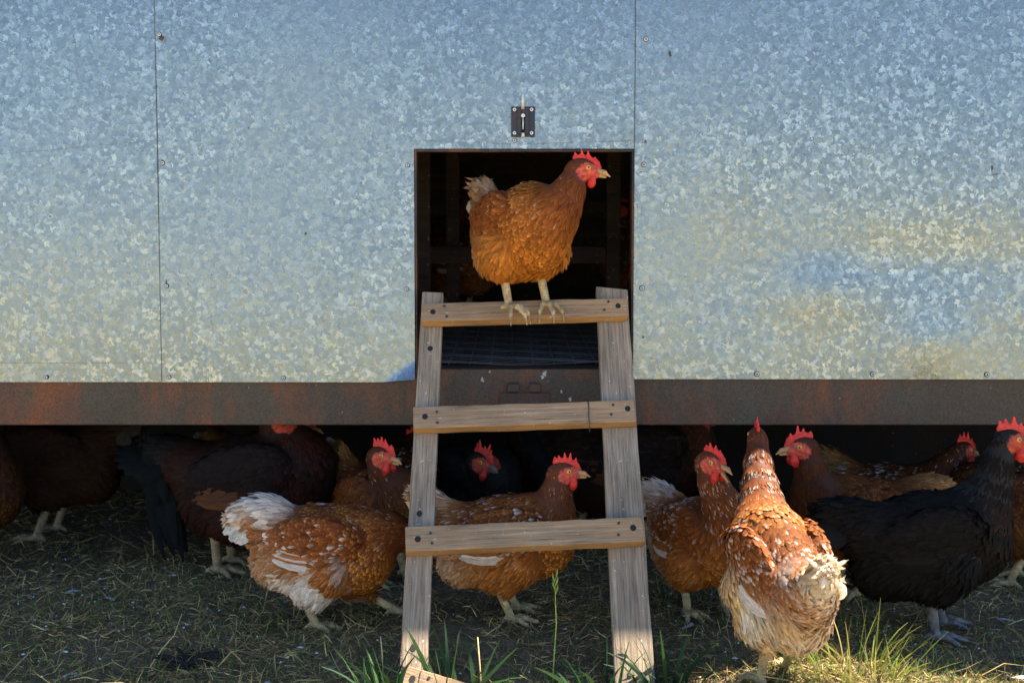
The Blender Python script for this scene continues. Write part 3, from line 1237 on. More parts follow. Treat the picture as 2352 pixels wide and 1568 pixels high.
def long_feathers(paths, widths, norms, base, edge, rows_prof):
    """long vanes along given centre lines: paths (N, M, 3)"""
    N, M, _ = paths.shape
    d = np.gradient(paths, axis=1)
    d /= np.linalg.norm(d, axis=2, keepdims=True) + 1e-9
    side = np.cross(norms[:, None, :], d)
    side /= np.linalg.norm(side, axis=2, keepdims=True) + 1e-9
    nn = np.cross(d, side)
    V = np.zeros((N, M, 3, 3))
    C = np.zeros((N, M, 3, 3))
    UV = np.zeros((N, M, 3, 2))
    uo = RNG.uniform(0, 50, N)
    for i in range(M):
        wv = (widths * .5 * rows_prof[i])[:, None]
        V[:, i, 1] = paths[:, i] + nn[:, i] * wv * .35
        V[:, i, 0] = paths[:, i] - side[:, i] * wv
        V[:, i, 2] = paths[:, i] + side[:, i] * wv
        t = i / (M - 1)
        C[:, i, 0] = base * (1 - t) + edge * t
        C[:, i, 2] = base * .45 + edge * .55
        C[:, i, 1] = base * .7 + edge * .3
        UV[:, i, 0] = np.stack([uo, uo + t * 8], 1) * .1
        UV[:, i, 1] = np.stack([uo + .5, uo + t * 8 - 1], 1) * .1
        UV[:, i, 2] = np.stack([uo + 1., uo + t * 8], 1) * .1
    b = np.arange(N) * M * 3
    q = []
    for i in range(M - 1):
        for j in range(2):
            q.append(np.stack([b + i * 3 + j, b + i * 3 + j + 1, b + i * 3 + j + 4, b + i * 3 + j + 3], 1))
    F = np.stack(q, 1).reshape(-1, 4)
    return V.reshape(-1, 3), F, C.reshape(-1, 3), UV.reshape(-1, 2)


def joinf(parts):
    o, r = 0, [[], [], [], []]
    for V, F, C, U in parts:
        r[0].append(V)
        r[1].append(F + o)
        r[2].append(C)
        r[3].append(U)
        o += len(V)
    return [np.concatenate(x) for x in r]


def A(*c):
    return np.array(c, float)


# palettes: region -> (base, edge, shaft)
def pal_brown(gold=.5, dark=1.0, pale=.0):  # low dark values paint the shade under the coop into the feathers
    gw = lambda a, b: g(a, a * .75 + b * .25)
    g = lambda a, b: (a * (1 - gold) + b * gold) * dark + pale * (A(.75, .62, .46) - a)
    p = dict(
        head=(g(A(.13, .034, .010), A(.15, .040, .012)), A(.24, .080, .022), A(.30, .12, .04)),
        neck=(g(A(.12, .030, .009), A(.16, .042, .011)), A(.25, .078, .020), A(.44, .19, .06)),
        crop=(g(A(.19, .052, .012), A(.31, .095, .018)), A(.56, .24, .065), A(.50, .20, .055)),
        breast=(g(A(.22, .062, .013), A(.38, .125, .020)), A(.80, .40, .095), A(.66, .30, .075)),
        back=(gw(A(.12, .033, .010), A(.25, .072, .016)), A(.42, .18, .065), A(.34, .12, .035)),
        rump=(g(A(.24, .070, .017), A(.36, .12, .028)), A(.52, .25, .09), A(.48, .22, .08)),
        wing=(gw(A(.17, .044, .011), A(.34, .105, .020)), A(.44, .17, .045), A(.42, .16, .05)),
        belly=(g(A(.40, .16, .045), A(.55, .24, .055)), A(.66, .36, .13), A(.62, .34, .13)),
        fluff=(g(A(.42, .18, .055), A(.56, .25, .062)), A(.68, .39, .15), A(.66, .38, .16)),
        thigh=(g(A(.34, .115, .028), A(.50, .20, .040)), A(.60, .29, .09), A(.56, .27, .09)),
        tailb=(A(.52, .26, .10), A(.70, .50, .30), A(.68, .48, .28)),
        wingl=(g(A(.26, .070, .016), A(.34, .11, .025)), A(.44, .19, .06), None), tail=(A(.70, .62, .50), A(.80, .76, .68), None),
        skin=A(.47, .072, .042), comb=A(.62, .024, .014), lobe=A(.58, .15, .10), leg=A(.46, .34, .17), beak=A(.34, .18, .075))
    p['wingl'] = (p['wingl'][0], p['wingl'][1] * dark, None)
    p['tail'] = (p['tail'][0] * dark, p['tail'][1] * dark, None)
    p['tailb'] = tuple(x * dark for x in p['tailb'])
    for r in FE:
        b, e, sh = p[r]
        t = A(1.0, .82, .50)
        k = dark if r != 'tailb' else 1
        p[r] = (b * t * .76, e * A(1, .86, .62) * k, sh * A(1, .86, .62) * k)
    return p


def pal_flat(base, edge, tail, skin=A(.42, .06, .035), comb=A(.56, .030, .018), leg=A(.24, .20, .16)):
    p = {k: (base, edge, edge) for k in FE}
    p['wingl'] = (base, edge, None)
    p['tail'] = (tail, tail * 1.3, None)
    p.update(skin=skin, comb=comb, lobe=skin, leg=leg, beak=A(.14, .11, .08))
    return p


NECKPTS = 5


def hen(kind, loc, yaw, label, head, head_yaw, head_pitch=0.0, s=1.0, body_pitch=0.0, pal=None, pied=0.3, white=0.3, tail_up=40, tail_len=.11,
        legs=None, h=.0045, density=1.0, seed=0, neck_r=1.0, ctrl=(.03, -.01), comb_size=.9, open_beak=0.0, group='hens of the flock',
        tail_spread=24, sickle=0, cat='hen', gloss=False, tilt=0.0, wings=True, wing_drop=0.0, neck_long=1.0, chest=1.0, fluff_white=0.0, back_white=0.35, comb_flop=0.0, neck0=(.080, 0, .230), drop=0.02):
    """yaw, head_yaw in world degrees; head = world point of the middle of the skull"""
    rs = np.random.default_rng(seed + 100)
    loc = Vector(loc)
    rz = R(yaw)
    ca, sa = math.cos(-rz), math.sin(-rz)
    d = Vector(head) - loc
    hc = np.array([ca * d.x - sa * d.y, sa * d.x + ca * d.y, d.z])
    pal = pal or pal_brown()
    top = empty(kind, loc, label, cat, group, rz)

    # ---- frames
    Bp = rotm(0, R(body_pitch), R(tilt))
    piv = np.array([0, 0, .20]) * s

    piv2 = piv - np.array([0, 0, drop]) * s

    def B(*p):
        return piv2 + Bp @ (np.array(p, float) * s - piv)

    fl = lambda *v: Bp @ np.array(v, float)
    Hm = rotm(R(head_yaw - yaw), R(head_pitch))
    hf, hl, hu = Hm[:, 0], Hm[:, 1], Hm[:, 2]
    hs = s * 1.0
    Hp = lambda x, y, z: hc + hs * (hf * x + hl * y + hu * z)

    if legs is None:
        legs = [dict(foot=(.012, .047), hock=(-.022, .045, .098)), dict(foot=(.012, -.047), hock=(-.022, -.045, .098))]
    # ---- body prims
    tu = R(tail_up)
    Rt = Bp @ rotm(math.pi, tu)
    pr = [
        ell('back', B(-.01, 0, .232), A(.130, .069, .066) * s, fl(-1, 0, -.05), Bp),
        ell('breast', B(.066, 0, .205), A(.082 * chest, .071 * chest, .088) * s, fl(-.50, 0, -.85), Bp, .03 * s),
        ell('belly', B(-.035, 0, .176), A(.105, .073, .073) * s, fl(-.75, 0, -.65), Bp, .03 * s),
        ell('fluff', B(-.093, 0, .192), A(.064, .063, .072) * s, fl(-.70, 0, -.75), Bp, .03 * s),
        ell('rump', B(-.118, 0, .250), A(.060, .050, .046) * s, fl(-1, 0, .10), Bp, .03 * s),
        ell('tailb', B(-.150, 0, .272 + .012 * math.sin(tu)), A(.060, .030, .036) * s, Rt[:, 0] + fl(-.2, 0, -.3), Rt, .03 * s),
    ]
    for sg in (1, -1):
        Rw = Bp @ rotm(sg * .10, R(6 - wing_drop))
        pr.append(ell('wing', B(-.018, sg * .063, .230), A(.105, .024, .058) * s, Bp @ A(-1, sg * -.12, -.05 - wing_drop / 60), Rw, .008 * s))
    for lg in legs:
        hk = np.array(lg['hock'], float) * s
        sg = 1 if hk[1] > 0 else -1
        hip = B(.012, sg * .048, .165)
        mid = hip * .45 + hk * .55
        fd = hk - hip
        fd /= np.linalg.norm(fd)
        pr.append(cone('thigh', hip, mid, .050 * s, .040 * s, fd + fl(-.25, 0, 0), .025 * s))
        pr.append(cone('thigh', mid, hk + A(0, 0, .012) * s, .038 * s, .014 * s, fd, .02 * s))
    # neck: quadratic curve from the breast to the skull
    p0 = B(*neck0)
    p2 = Hp(-.014, 0, -.010)
    p1 = (p0 + p2) / 2 + np.array([ctrl[0], 0, ctrl[1]]) * s
    pts = [(1 - t) ** 2 * p0 + 2 * t * (1 - t) * p1 + t * t * p2 for t in np.linspace(0, 1, NECKPTS + 1)]
    rad = np.array([.062, .052, .042, .0335, .0275, .0225]) * s * neck_r
    rad[-1] = .0225 * s
    for i in range(NECKPTS):
        fd = pts[i] - pts[i + 1]
        fd = fd / np.linalg.norm(fd)
        pr.append(cone('crop' if i == 0 else 'neck', pts[i], pts[i + 1], rad[i], rad[i + 1], fd + (fl(-.3, 0, -.4) if i == 0 else 0), (.034 if i == 0 else .018) * s))
    nf = pts[-2] - pts[-1]
    nf = nf / np.linalg.norm(nf)
    pr.append(ell('head', Hp(-.002, 0, .001), A(.030, .0185, .0215) * hs, -hf * .8 + nf * .6, Hm, .010 * s))
    pr.append(ell('face', Hp(.016, 0, -.006), A(.022, .0145, .0155) * hs, -hf, Hm, .008 * s))
    f = field(pr)
    allp = np.concatenate([(np.stack([p.c - p.r.max(), p.c + p.r.max()]) if p.kind == 'e' else np.stack([np.minimum(p.a, p.b) - p.r1, np.maximum(p.a, p.b) + p.r1])) for p in pr])
    lo, hi = allp.min(0) - .012, allp.max(0) + .012
    V, Q = surfnet(f, lo, hi, h)
    nrm = grad(f, V)

    regs = list(FE.keys())

    def regions(P):
        Wt = np.zeros((len(P), len(regs) + 1))
        Fl = np.zeros((len(P), 3))
        for p in pr:
            wi = np.exp(-np.maximum(p.d(P), -.004 * s) / (.0075 * s))
            Wt[:, regs.index(p.reg) if p.reg != 'face' else len(regs)] += wi
            Fl += wi[:, None] * p.flow
        Wt /= Wt.sum(1, keepdims=True) + 1e-12
        return Wt, Fl

    def headq(P):
        return (P - hc) @ Hm / hs

    def is_face(P):
        q = headq(P)
        return (((q[:, 0] - .015) / .0255) ** 2 + ((q[:, 2] + .006) / .0195) ** 2 < 1 + .12 * patch(P, 900 / s, seed)) & (np.abs(q[:, 1]) < .04)

    WHITE, CREAM = A(.74, .70, .64), A(.70, .52, .32)

    def colours(P, Wt, jit):
        out = []
        dom = Wt[:, :-1]
        dom = dom / (dom.sum(1, keepdims=True) + 1e-9)
        ic, inn = regs.index('crop'), regs.index('neck')
        fr = np.clip((((P - piv2) @ Bp)[:, 0] / s - .075) / .035, 0, 1)
        mv = dom[:, ic] * (1 - fr)
        dom[:, ic] -= mv
        dom[:, inn] += mv
        for k in range(3):
            tab = np.stack([pal[r][k] for r in regs])
            out.append(dom @ tab)
        base, edge, shaft = out
        if pied > 0:
            ix = {r: i for i, r in enumerate(regs)}
            low = dom[:, [ix['belly'], ix['fluff'], ix['thigh'], ix['tailb'], ix['rump']]].sum(1)
            pa = patch(P, 26 / s, seed) + .35 * patch(P, 70 / s, seed + 5)
            mk = np.clip((pa - (1.05 - 1.5 * pied)) * 3, 0, 1) * low
            mk = np.maximum(mk, np.clip(fluff_white * dom[:, [ix['fluff'], ix['tailb']]].sum(1) * (1.1 + pa), 0, 1))
            for a in (base, edge, shaft):
                a += (CREAM * .4 + WHITE * .6 - a) * mk[:, None] * .85
            bk = dom[:, [ix['back'], ix['neck'], ix['rump'], ix['wing']]].sum(1)
            sp = (rs.random(len(P)) < back_white * np.clip(.6 + patch(P, 30 / s, seed + 9), 0, 1.3)) * bk
            out.append(np.clip(sp * rs.uniform(.4, 1.1, len(P)), 0, 1))
        else:
            out.append(np.zeros(len(P)))
        j = rs.normal(1, jit, (len(P), 1)).clip(.5, 1.6)
        return base * j, edge * j, shaft * j, out[3]

    Wb, Fb = regions(V)
    cb, ce, _, _ = colours(V, Wb, .0)
    bc = cb * .75
    fm = is_face(V)
    q = headq(V)
    rough = patch(V, 600, seed + 3)
    bc[fm] = pal['skin'] * (1 + .55 * rough[fm, None])
    skin = mesh_np('body', V, Q, SKIN, top, bc)

    # ---- plumage
    ii = np.arange(len(V))
    dom = Wb[:, :-1] / (Wb[:, :-1].sum(1, keepdims=True) + 1e-9)
    sz = dom @ np.array([FE[r] for r in regs]) * s
    ptab = np.stack([PROF[PTYPE[r]] for r in regs])
    expo = np.maximum(sz[:, 0] * .33 * sz[:, 1] * .50, 2.0e-5 * s * s)
    lam = h * h * .9 / expo * density
    cntv = rs.poisson(np.minimum(lam, 6))
    cntv[fm] = 0
    cntv[(q[:, 0] > .030) & (np.linalg.norm(q, axis=1) < .07)] = 0
    sel = np.repeat(ii, cntv)
    P = V[sel] + rs.uniform(-.5, .5, (len(sel), 3)) * h
    dist = f(P)
    N_ = nrm[sel]
    P = P - N_ * dist[:, None]
    N_ = grad(f, P)
    ok = ~is_face(P)
    P, N_ = P[ok], N_[ok]
    Wf, Fl = regions(P)
    dom = Wf[:, :-1] / (Wf[:, :-1].sum(1, keepdims=True) + 1e-9)
    Fl = Fl + rs.normal(0, .12, Fl.shape) * np.linalg.norm(Fl, axis=1, keepdims=True)
    T_ = Fl - N_ * (Fl * N_).sum(1, keepdims=True)
    T_ /= np.linalg.norm(T_, axis=1, keepdims=True) + 1e-9
    sz = dom @ np.array([FE[r] for r in regs]) * s
    L = sz[:, 0] * rs.uniform(.75, 1.2, len(P))
    # hackles shrink towards the head
    dh = np.linalg.norm(P - hc, axis=1)
    L *= np.clip(.35 + dh / (.14 * s), .35, 1)
    Wd = sz[:, 1] * rs.uniform(.8, 1.15, len(P)) * np.clip(.5 + dh / (.16 * s), .5, 1)
    lift = dom @ np.array([LIFT[r] for r in regs]) * rs.uniform(.5, 1.5, len(P))
    prof = dom @ ptab
    # fluffy regions: messy direction
    mess = dom @ np.array([.9 if PTYPE[r] == 'fluff' else .35 for r in regs])
    T_ = T_ + np.cross(N_, T_) * (rs.normal(0, .28, len(P)) * mess)[:, None]
    c0, c1, c2, c3 = colours(P, Wf, .20)
    root = P - N_ * (.0012 * s)
    wing_sel = dom[:, regs.index('wing')] > .5
    groups = {'plumage': ~wing_sel}
    ly = (P - piv2) @ Bp[:, 1]
    PM = PLUME_D if gloss else PLUME

    def fm_(m):
        return feather_mesh(root[m], T_[m], N_[m], L[m], Wd[m], lift[m], prof[m], c0[m], c1[m], c2[m], c3[m])

    v_, f_, c_, u_ = fm_(~wing_sel)
    mesh_np('plumage', v_, f_, PM, top, c_, True, u_)
    if wings:
        for sg in (1, -1):
            parts = []
            m_ = wing_sel & ((ly > 0) == (sg > 0))
            if m_.sum():
                parts.append(fm_(m_))
            # flight feathers: two stacked rows along the lower edge, tips crossing the rump
            n = 9
            k = np.arange(n) / (n - 1)
            M = 6
            t = np.linspace(0, 1, M)
            a = np.stack([.015 - .055 * k, sg * (.0855 - .006 * k), .190 + .030 * k], 1)
            b = np.stack([-.120 - .030 * k, sg * (.064 - .022 * k), .196 + .052 * k - wing_drop * .0012], 1)
            path = a[:, None] * (1 - t)[None, :, None] + b[:, None] * t[None, :, None]
            path[:, :, 1] += sg * (.010 * np.sin(np.pi * t))[None]
            path[:, :, 2] -= (.008 * np.sin(np.pi * t))[None]
            pw = (path * s - piv) @ Bp.T + piv2
            nn = np.tile((Bp @ A(-.15, sg * 1.0, .12))[None], (n, 1))
            wb, we, _ = pal['wingl']
            jj = rs.normal(1, .15, (n, 1))
            pl = rs.random((n, 1)) < white
            base = np.where(pl, WHITE * .9 * .6 + we * .4, wb) * jj
            edge = np.where(pl, WHITE, we) * jj
            parts.append(long_feathers(pw, np.full(n, .023 * s), nn, base, edge, (.5, .9, 1, 1, .85, .3)))
            v_, f_, c_, u_ = joinf(parts)
            mesh_np('wing', v_, f_, PM, top, c_, True, u_)
    # ---- tail
    n, M = 14, 7
    t = np.linspace(0, 1, M)
    parts = []
    tb, te, _ = pal['tail']
    sd = np.linspace(-1, 1, n)
    r0 = np.stack([-.150 + 0 * sd, .016 * sd, .272 + .012 * math.sin(tu) - .012 * np.abs(sd)], 1)
    up = tu - np.abs(sd) ** 1.3 * R(34)
    ya = sd * R(tail_spread)
    dr = np.stack([-np.cos(up) * np.cos(ya), np.cos(up) * np.sin(ya), np.sin(up)], 1)
    ln = tail_len * (1 - .30 * np.abs(sd) ** 1.5) * rs.uniform(.86, 1.08, n)
    path = r0[:, None] + dr[:, None] * (ln[:, None] * t[None])[:, :, None]
    path[:, :, 2] -= (.016 * t ** 2)[None] * (ln / .11)[:, None]
    pw = (path * s - piv) @ Bp.T + piv2
    nn = np.stack([np.sin(up) * .3, np.sign(sd) * (.35 + .65 * np.abs(sd)), np.cos(up) * (1.1 - np.abs(sd))], 1) @ Bp.T
    jj = rs.normal(1, .10, (n, 1))
    mixw = (rs.random((n, 1)) < .3) * .35
    base = (tb * (1 - mixw) + pal['tailb'][0] * mixw) * jj
    parts.append(long_feathers(pw, np.full(n, .030 * s), nn, base, te * jj, (.35, .7, .9, 1, 1, .85, .35)))
    if sickle:
        n, M = sickle, 12
        t = np.linspace(0, 1, M)
        for i in range(n):
            a = rs.uniform(.015, .055)
            dn = rs.uniform(.14, .36)
            sg = rs.uniform(-1, 1)
            x = -.155 - a * np.sin(t * 2.0) * 1.15
            z = .285 + .045 * np.sin(np.minimum(t * 2.4, 1.57)) - dn * np.clip(t - .22, 0, 1) ** 1.25
            y = sg * (.012 + .045 * t)
            path = (np.stack([x, y, z], 1)[None] * s - piv) @ Bp.T + piv2
            nnn = (Bp @ A(.1, 1.0 if sg > 0 else -1.0, .3))[None]
            b_ = (tb * rs.uniform(.6, 1.5))[None]
            parts.append(long_feathers(path, A(rs.uniform(.022, .042) * s), nnn, b_, b_ * 1.4, (.5, .8, 1, 1, 1, 1, 1, 1, .95, .85, .6, .15)))
    v_, f_, c_, u_ = joinf(parts)
    mesh_np('tail', v_, f_, PLUME_D if sickle or gloss else TAILM, top, c_, True, u_)

    # ---- head furniture (built in the head frame, metres of a normal hen)
    def headpart(name, prims, lo, hi, hh, mat, colf, parent=top):
        ff = field(prims)
        v, q_ = surfnet(ff, lo, hi, hh)
        c = colf(v)
        vw = hc + hs * (v @ Hm.T)
        return mesh_np(name, vw, q_, mat, parent, c)

    z0 = A(0, 0, 0)
    cs = comb_size
    prim = []
    squash = 2.0

    class Flat(Prim):
        def d(s_, P):
            q_ = P * A(1, squash, 1)
            q_[:, 1] += comb_flop * (P[:, 2] - .02)
            return Prim.d(s_, q_) / 1.6
    bp = [A(.034, 0, .006), A(.024, 0, .0165), A(.010, 0, .0215), A(-.006, 0, .0225), A(-.018, 0, .021)]
    hts = (.010, .019, .024, .022, .013)
    for i in range(4):
        prim.append(Flat('c', 'head', (0, 0, 1), .005, a=bp[i], b=bp[i + 1], r1=.0060 * cs, r2=.0064 * cs))
    nt_ = 5 + int(rs.integers(0, 2))
    for i in range(nt_):
        u_ = (i + .3 + rs.uniform(-.15, .15)) / (nt_ - .4) * 4
        k0 = int(min(u_, 3.999))
        b0 = bp[k0] + (bp[k0 + 1] - bp[k0]) * (u_ - k0)
        dv = A(.28 - .17 * u_ + rs.uniform(-.18, .18), rs.uniform(-.3, .3), 1.0)
        dv /= np.linalg.norm(dv)
        ht = np.interp(u_, range(5), hts) * cs * rs.uniform(.62, 1.08)
        prim.append(Flat('c', 'head', (0, 0, 1), .0035, a=b0, b=b0 + dv * ht, r1=.0060 * cs, r2=.0021 * cs))
    cc = pal['comb'] * A(.92, 1.0, 1.0)
    headpart('comb', prim, (-.036 * cs, -.012, -.004), (.05, .012, .02 + .034 * cs), .0012 if h < .005 else .002, COMB,
             lambda v: cc * (.80 + .5 * np.clip((v[:, 2:3] - .012) / .03, 0, 1)) * (1 + .25 * patch(v, 700, seed))[:, None])
    for sg in (1, -1):
        Rw2 = rotm(sg * .25, 0, sg * .12)
        wl = .0125 * cs
        headpart('wattle', [cone('head', A(.024, sg * .008, -.013), A(.023, sg * .010, -.026), .0055, .0085 * cs, (0, 0, -1)),
                            ell('head', A(.021, sg * .0105, -.028), A(.0095 * cs, .0042, wl), (0, 0, -1), Rw2, .006)],
                 (.004, -.024, -.052), (.042, .024, -.002), .0014 if h < .005 else .002, COMB, lambda v: np.tile(cc * .95, (len(v), 1)))
        headpart('ear_lobe', [ell('head', A(-.008, sg * .0150, -.011), A(.0060, .0042, .0125), (0, 0, -1), None, .004)],
                 (-.022, -.026, -.030), (.006, .026, .006), .0014 if h < .005 else .0022, COMB, lambda v: np.tile(pal['lobe'], (len(v), 1)))
    ob_ = open_beak
    bk = pal['beak']
    headpart('beak', [cone('head', A(.026, 0, -.001), A(.046, 0, -.0035), .0082, .0052, (1, 0, 0), .003),
                      cone('head', A(.046, 0, -.0035), A(.059, 0, -.0105), .0052, .0012, (1, 0, 0), .003),
                      cone('head', A(.026, 0, -.010), A(.050, 0, -.0125 - .022 * ob_), .0056, .0018, (1, 0, 0), .0006)],
             (.014, -.014, -.036), (.066, .014, .014), .0012 if h < .005 else .002, HORN,
             lambda v: bk * (1.0 + .5 * np.clip((v[:, :1] - .035) / .025, -.6, 1)))
    for sg in (1, -1):
        n1, n2 = 14, 9
        u = np.linspace(0, 2 * np.pi, n1, endpoint=False)
        th = np.linspace(0.02, np.pi / 2 + .5, n2)
        rr = .0058
        ax_ = A(.25, sg * 1.0, .10)
        ax_ /= np.linalg.norm(ax_)
        e1 = np.cross(ax_, A(0, 0, 1))
        e1 /= np.linalg.norm(e1)
        e2 = np.cross(e1, ax_)
        vv, cl = [], []
        for a in th:
            for b in u:
                vv.append(A(.0125, sg * .0152, .0035) + rr * (ax_ * math.cos(a) * .75 + (e1 * math.cos(b) + e2 * math.sin(b)) * math.sin(a)))
                cl.append(A(.006, .005, .005) if a < .48 else (A(.62, .30, .045) if a < 1.05 else A(.22, .06, .03)))
        qq = []
        for i in range(n2 - 1):
            for j in range(n1):
                q4 = (i * n1 + j, i * n1 + (j + 1) % n1, (i + 1) * n1 + (j + 1) % n1, (i + 1) * n1 + j)
                qq.append(q4 if sg > 0 else q4[::-1])
        mesh_np('eye', hc + hs * (np.array(vv) @ Hm.T), qq, EYE, top, np.array(cl))

    # ---- legs: shank, three front toes, hind toe, claws
    lc = pal['leg']
    for lg in legs:
        hk = np.array(lg['hock'], float) * s
        ft = np.array([lg['foot'][0], lg['foot'][1], lg['foot'][2] if len(lg['foot']) > 2 else 0.0], float) * s
        ty = R(lg.get('toe', 0))
        an = ft + A(0, 0, .014) * s
        perch = lg.get('perch', 0)
        pm = [cone('leg', hk + A(-.004, 0, .02) * s, hk, .0118 * s, .0112 * s, (0, 0, -1), .006),
              cone('leg', hk, an, .0100 * s, .0086 * s, (0, 0, -1), .006)]
        tips = []
        for (ang, ln_, r1) in ((R(36), .052, .0058), (R(-2), .064, .0064), (R(-38), .050, .0058), (R(176), .026, .0052)):
            a = ty + ang
            dv = A(math.cos(a), math.sin(a), 0)
            dr_ = lg.get('drop', 0.0) * perch
            hind = ln_ < .03
            p_a = an + A(0, 0, -.004) * s
            p_b = ft + (dv * ln_ * .45 + A(0, 0, .0125 - (0.004 if perch else 0))) * s
            down = 0 if hind else perch
            p_c = ft + (dv * ln_ * (.86 if not down else .80) + A(0, 0, .0055 - .010 * down)) * s
            p_d = ft + (dv * ln_ * (1.10 if not down else .92) + A(0, 0, .0005 - .030 * down)) * s
            pm += [cone('leg', p_a, p_b, .0070 * s, r1 * s, (0, 0, -1), .004), cone('leg', p_b, p_c, r1 * s, .0048 * s, (0, 0, -1), .004),
                   cone('leg', p_c, p_d, .0040 * s, .0011 * s, (0, 0, -1), .003)]
            tips.append((p_c * .5 + p_d * .5))
        ff = field(pm)
        allq = np.concatenate([np.stack([np.minimum(p.a, p.b) - p.r1, np.maximum(p.a, p.b) + p.r1]) for p in pm])
        v, q_ = surfnet(ff, allq.min(0) - .006, allq.max(0) + .006, .0020 if h < .005 else .003)
        c = np.tile(lc, (len(v), 1)) * (.9 + .35 * patch(v, 160, seed + 21))[:, None]
        band = .86 + .22 * (np.sin(v[:, 2] / s * 1500) > .2)
        c *= band[:, None]
        for tp in tips:
            m_ = np.linalg.norm(v - tp, axis=1) < .007 * s
            c[m_] = c[m_] * .5 + A(.10, .08, .07) * .5
        mesh_np('leg', v, q_, SHANK, top, c)
    return top


G = lambda x, y: float(gz(x, y))


def onground(px, py, yd=None):
    p = gnd(px, py)
    if yd is not None:
        p = at(px, py, yd)
    return Vector((p.x, p.y, G(p.x, p.y)))


def below(px, Y):
    """ground point under picture column px at depth Y"""
    p = at(px, 1200, Y)
    return Vector((p.x, p.y, G(p.x, p.y)))


PAL8 = pal_brown(.40)
for r_ in ('fluff', 'belly', 'thigh', 'tailb'):
    PAL8[r_] = (A(.66, .40, .16), A(.88, .70, .42), A(.82, .62, .34))
PAL8['tail'] = (A(.76, .66, .50), A(.82, .78, .68), None)
# 1 hen standing on the top rung in the doorway
pf = at(1200, 706, 2.895)
hen('brown_hen', pf, -62, 'golden brown hen with red comb perched on the top rung in the coop doorway', at(1338, 388, 2.80), -6, -6, s=1.04, body_pitch=10, drop=.040, comb_size=.8,
    pal=pal_brown(1.3), pied=.12, white=.0, back_white=.03, fluff_white=.3, tail_up=66, tail_len=.075, seed=1, h=.0038, density=1.35, ctrl=(.030, -.030), neck0=(.088, 0, .215), neck_r=1.0, chest=1.0,
    legs=[dict(foot=(.030, .042, 0), hock=(-.006, .042, .098), toe=-10, perch=1), dict(foot=(.012, -.040, -.004), hock=(-.020, -.040, .094), toe=16, perch=1)],
    group='brown hens of the flock')
# 2 feeding hen left of the ladder
p = onground(752, 1428)
hen('brown_hen', p, 2, 'white speckled brown hen striding with head lowered behind the left ladder rail', at(958, 1238, 2.70), -4, -35, s=.97, body_pitch=-5, drop=.036, chest=1.06,
    pal=pal_brown(.12), pied=.80, white=.5, back_white=.28, tail_up=-10, tail_len=.085, seed=2, h=.0038, density=1.35, ctrl=(.02, .035), fluff_white=.55,
    legs=[dict(foot=(.150, .045, .0), hock=(.085, .042, .050), toe=10), dict(foot=(-.020, -.040, -.004), hock=(-.045, -.042, .065), toe=-4)],
    group='brown hens of the flock')
# 3 hen behind the ladder
p = below(1168, 2.675)
hen('brown_hen', p, 4, 'rust brown hen in profile standing behind the ladder between its lower rungs', at(1294, 1083, 2.67), -3, 0, s=.96, drop=.022, body_pitch=5,
    pal=pal_brown(.25), fluff_white=.3, pied=.3, white=.25, back_white=.35, tail_up=52, tail_len=.065, seed=3, h=.0038, density=1.35, ctrl=(.018, -.022),
    legs=[dict(foot=(.022, .044, .0), hock=(-.020, .043, .092), toe=10), dict(foot=(.004, -.036, 0), hock=(-.030, -.040, .092), toe=-4)],
    group='brown hens of the flock')
# 4 hen whose head shows left of the left rail
p = below(885, 3.0)
hen('brown_hen', p, -46, 'dark rust hen peering out left of the left ladder rail above the feeding hen', at(876, 1046, 2.90), -32, -4, s=1.0, body_pitch=4,
    pal=pal_brown(.05, .75), pied=.1, white=.1, back_white=.1, tail_up=58, drop=.03, seed=4, h=.0042, density=1.2, ctrl=(-.004, -.015), group='brown hens of the flock', comb_size=1.1)
# 5 pale tail behind, under-coop shade painted into its plumage
p = below(900, 3.22)
hen('brown_hen', p, 38, 'hen seen from behind with raised greyish tail in the dark left of the ladder', at(950, 1010, 3.3), 40, 0, s=1.0, body_pitch=4,
    pal=pal_brown(.0, .3), pied=.1, white=.0, tail_up=58, tail_len=.115, seed=5, h=.006, density=.8, tail_spread=38, group='brown hens of the flock')
# 6 black hen in the dark
p = below(1085, 3.26)
hen('black_hen', p, -50, 'black hen with bright red comb in the dark behind the middle of the ladder', at(1104, 1058, 3.12), -38, -14, s=1.0, body_pitch=4,
    pal=pal_flat(A(.012, .010, .010), A(.018, .014, .012), A(.012, .012, .014)), pied=0, seed=6, h=.0055, density=.8, comb_size=1.25, group='black hens of the flock', gloss=True, cat='hen', white=0)
# 7 hen right of the ladder with open beak
p = onground(1622, 1412)
hen('brown_hen', p, -60, 'brown hen with open beak and white tail just right of the ladder', at(1634, 1060, 2.60), -50, -8, s=.98, body_pitch=8, drop=.035,
    pal=pal_brown(.35), pied=.35, white=.45, back_white=.45, tail_up=34, tail_len=.11, seed=7, h=.0038, density=1.35, ctrl=(.02, -.016), fluff_white=.55, open_beak=.75, comb_size=1.05,
    legs=[dict(foot=(.010, .046, .0), hock=(-.022, .045, .096), toe=8), dict(foot=(-.010, -.044, 0), hock=(-.032, -.043, .094), toe=0)],
    group='brown hens of the flock')
# 8 front hen seen from behind, tail in the sun
p = onground(1782, 1588)
hen('brown_hen', p, 101, 'hen seen from behind with sunlit cream tail standing nearest the viewer at the right', at(1739, 1004, 2.56), 86, 4, s=.95, body_pitch=22, drop=-.022,
    pal=PAL8, pied=.6, white=.75, back_white=.42, tail_up=76, tail_len=.085, seed=8, h=.0038, density=1.35, ctrl=(.02, -.018), fluff_white=1.0, neck_r=.94, tail_spread=34,
    legs=[dict(foot=(.004, .030, .0), hock=(-.030, .036, .085), toe=6), dict(foot=(.060, -.046, .0), hock=(.020, -.045, .085), toe=0)],
    group='brown hens of the flock')
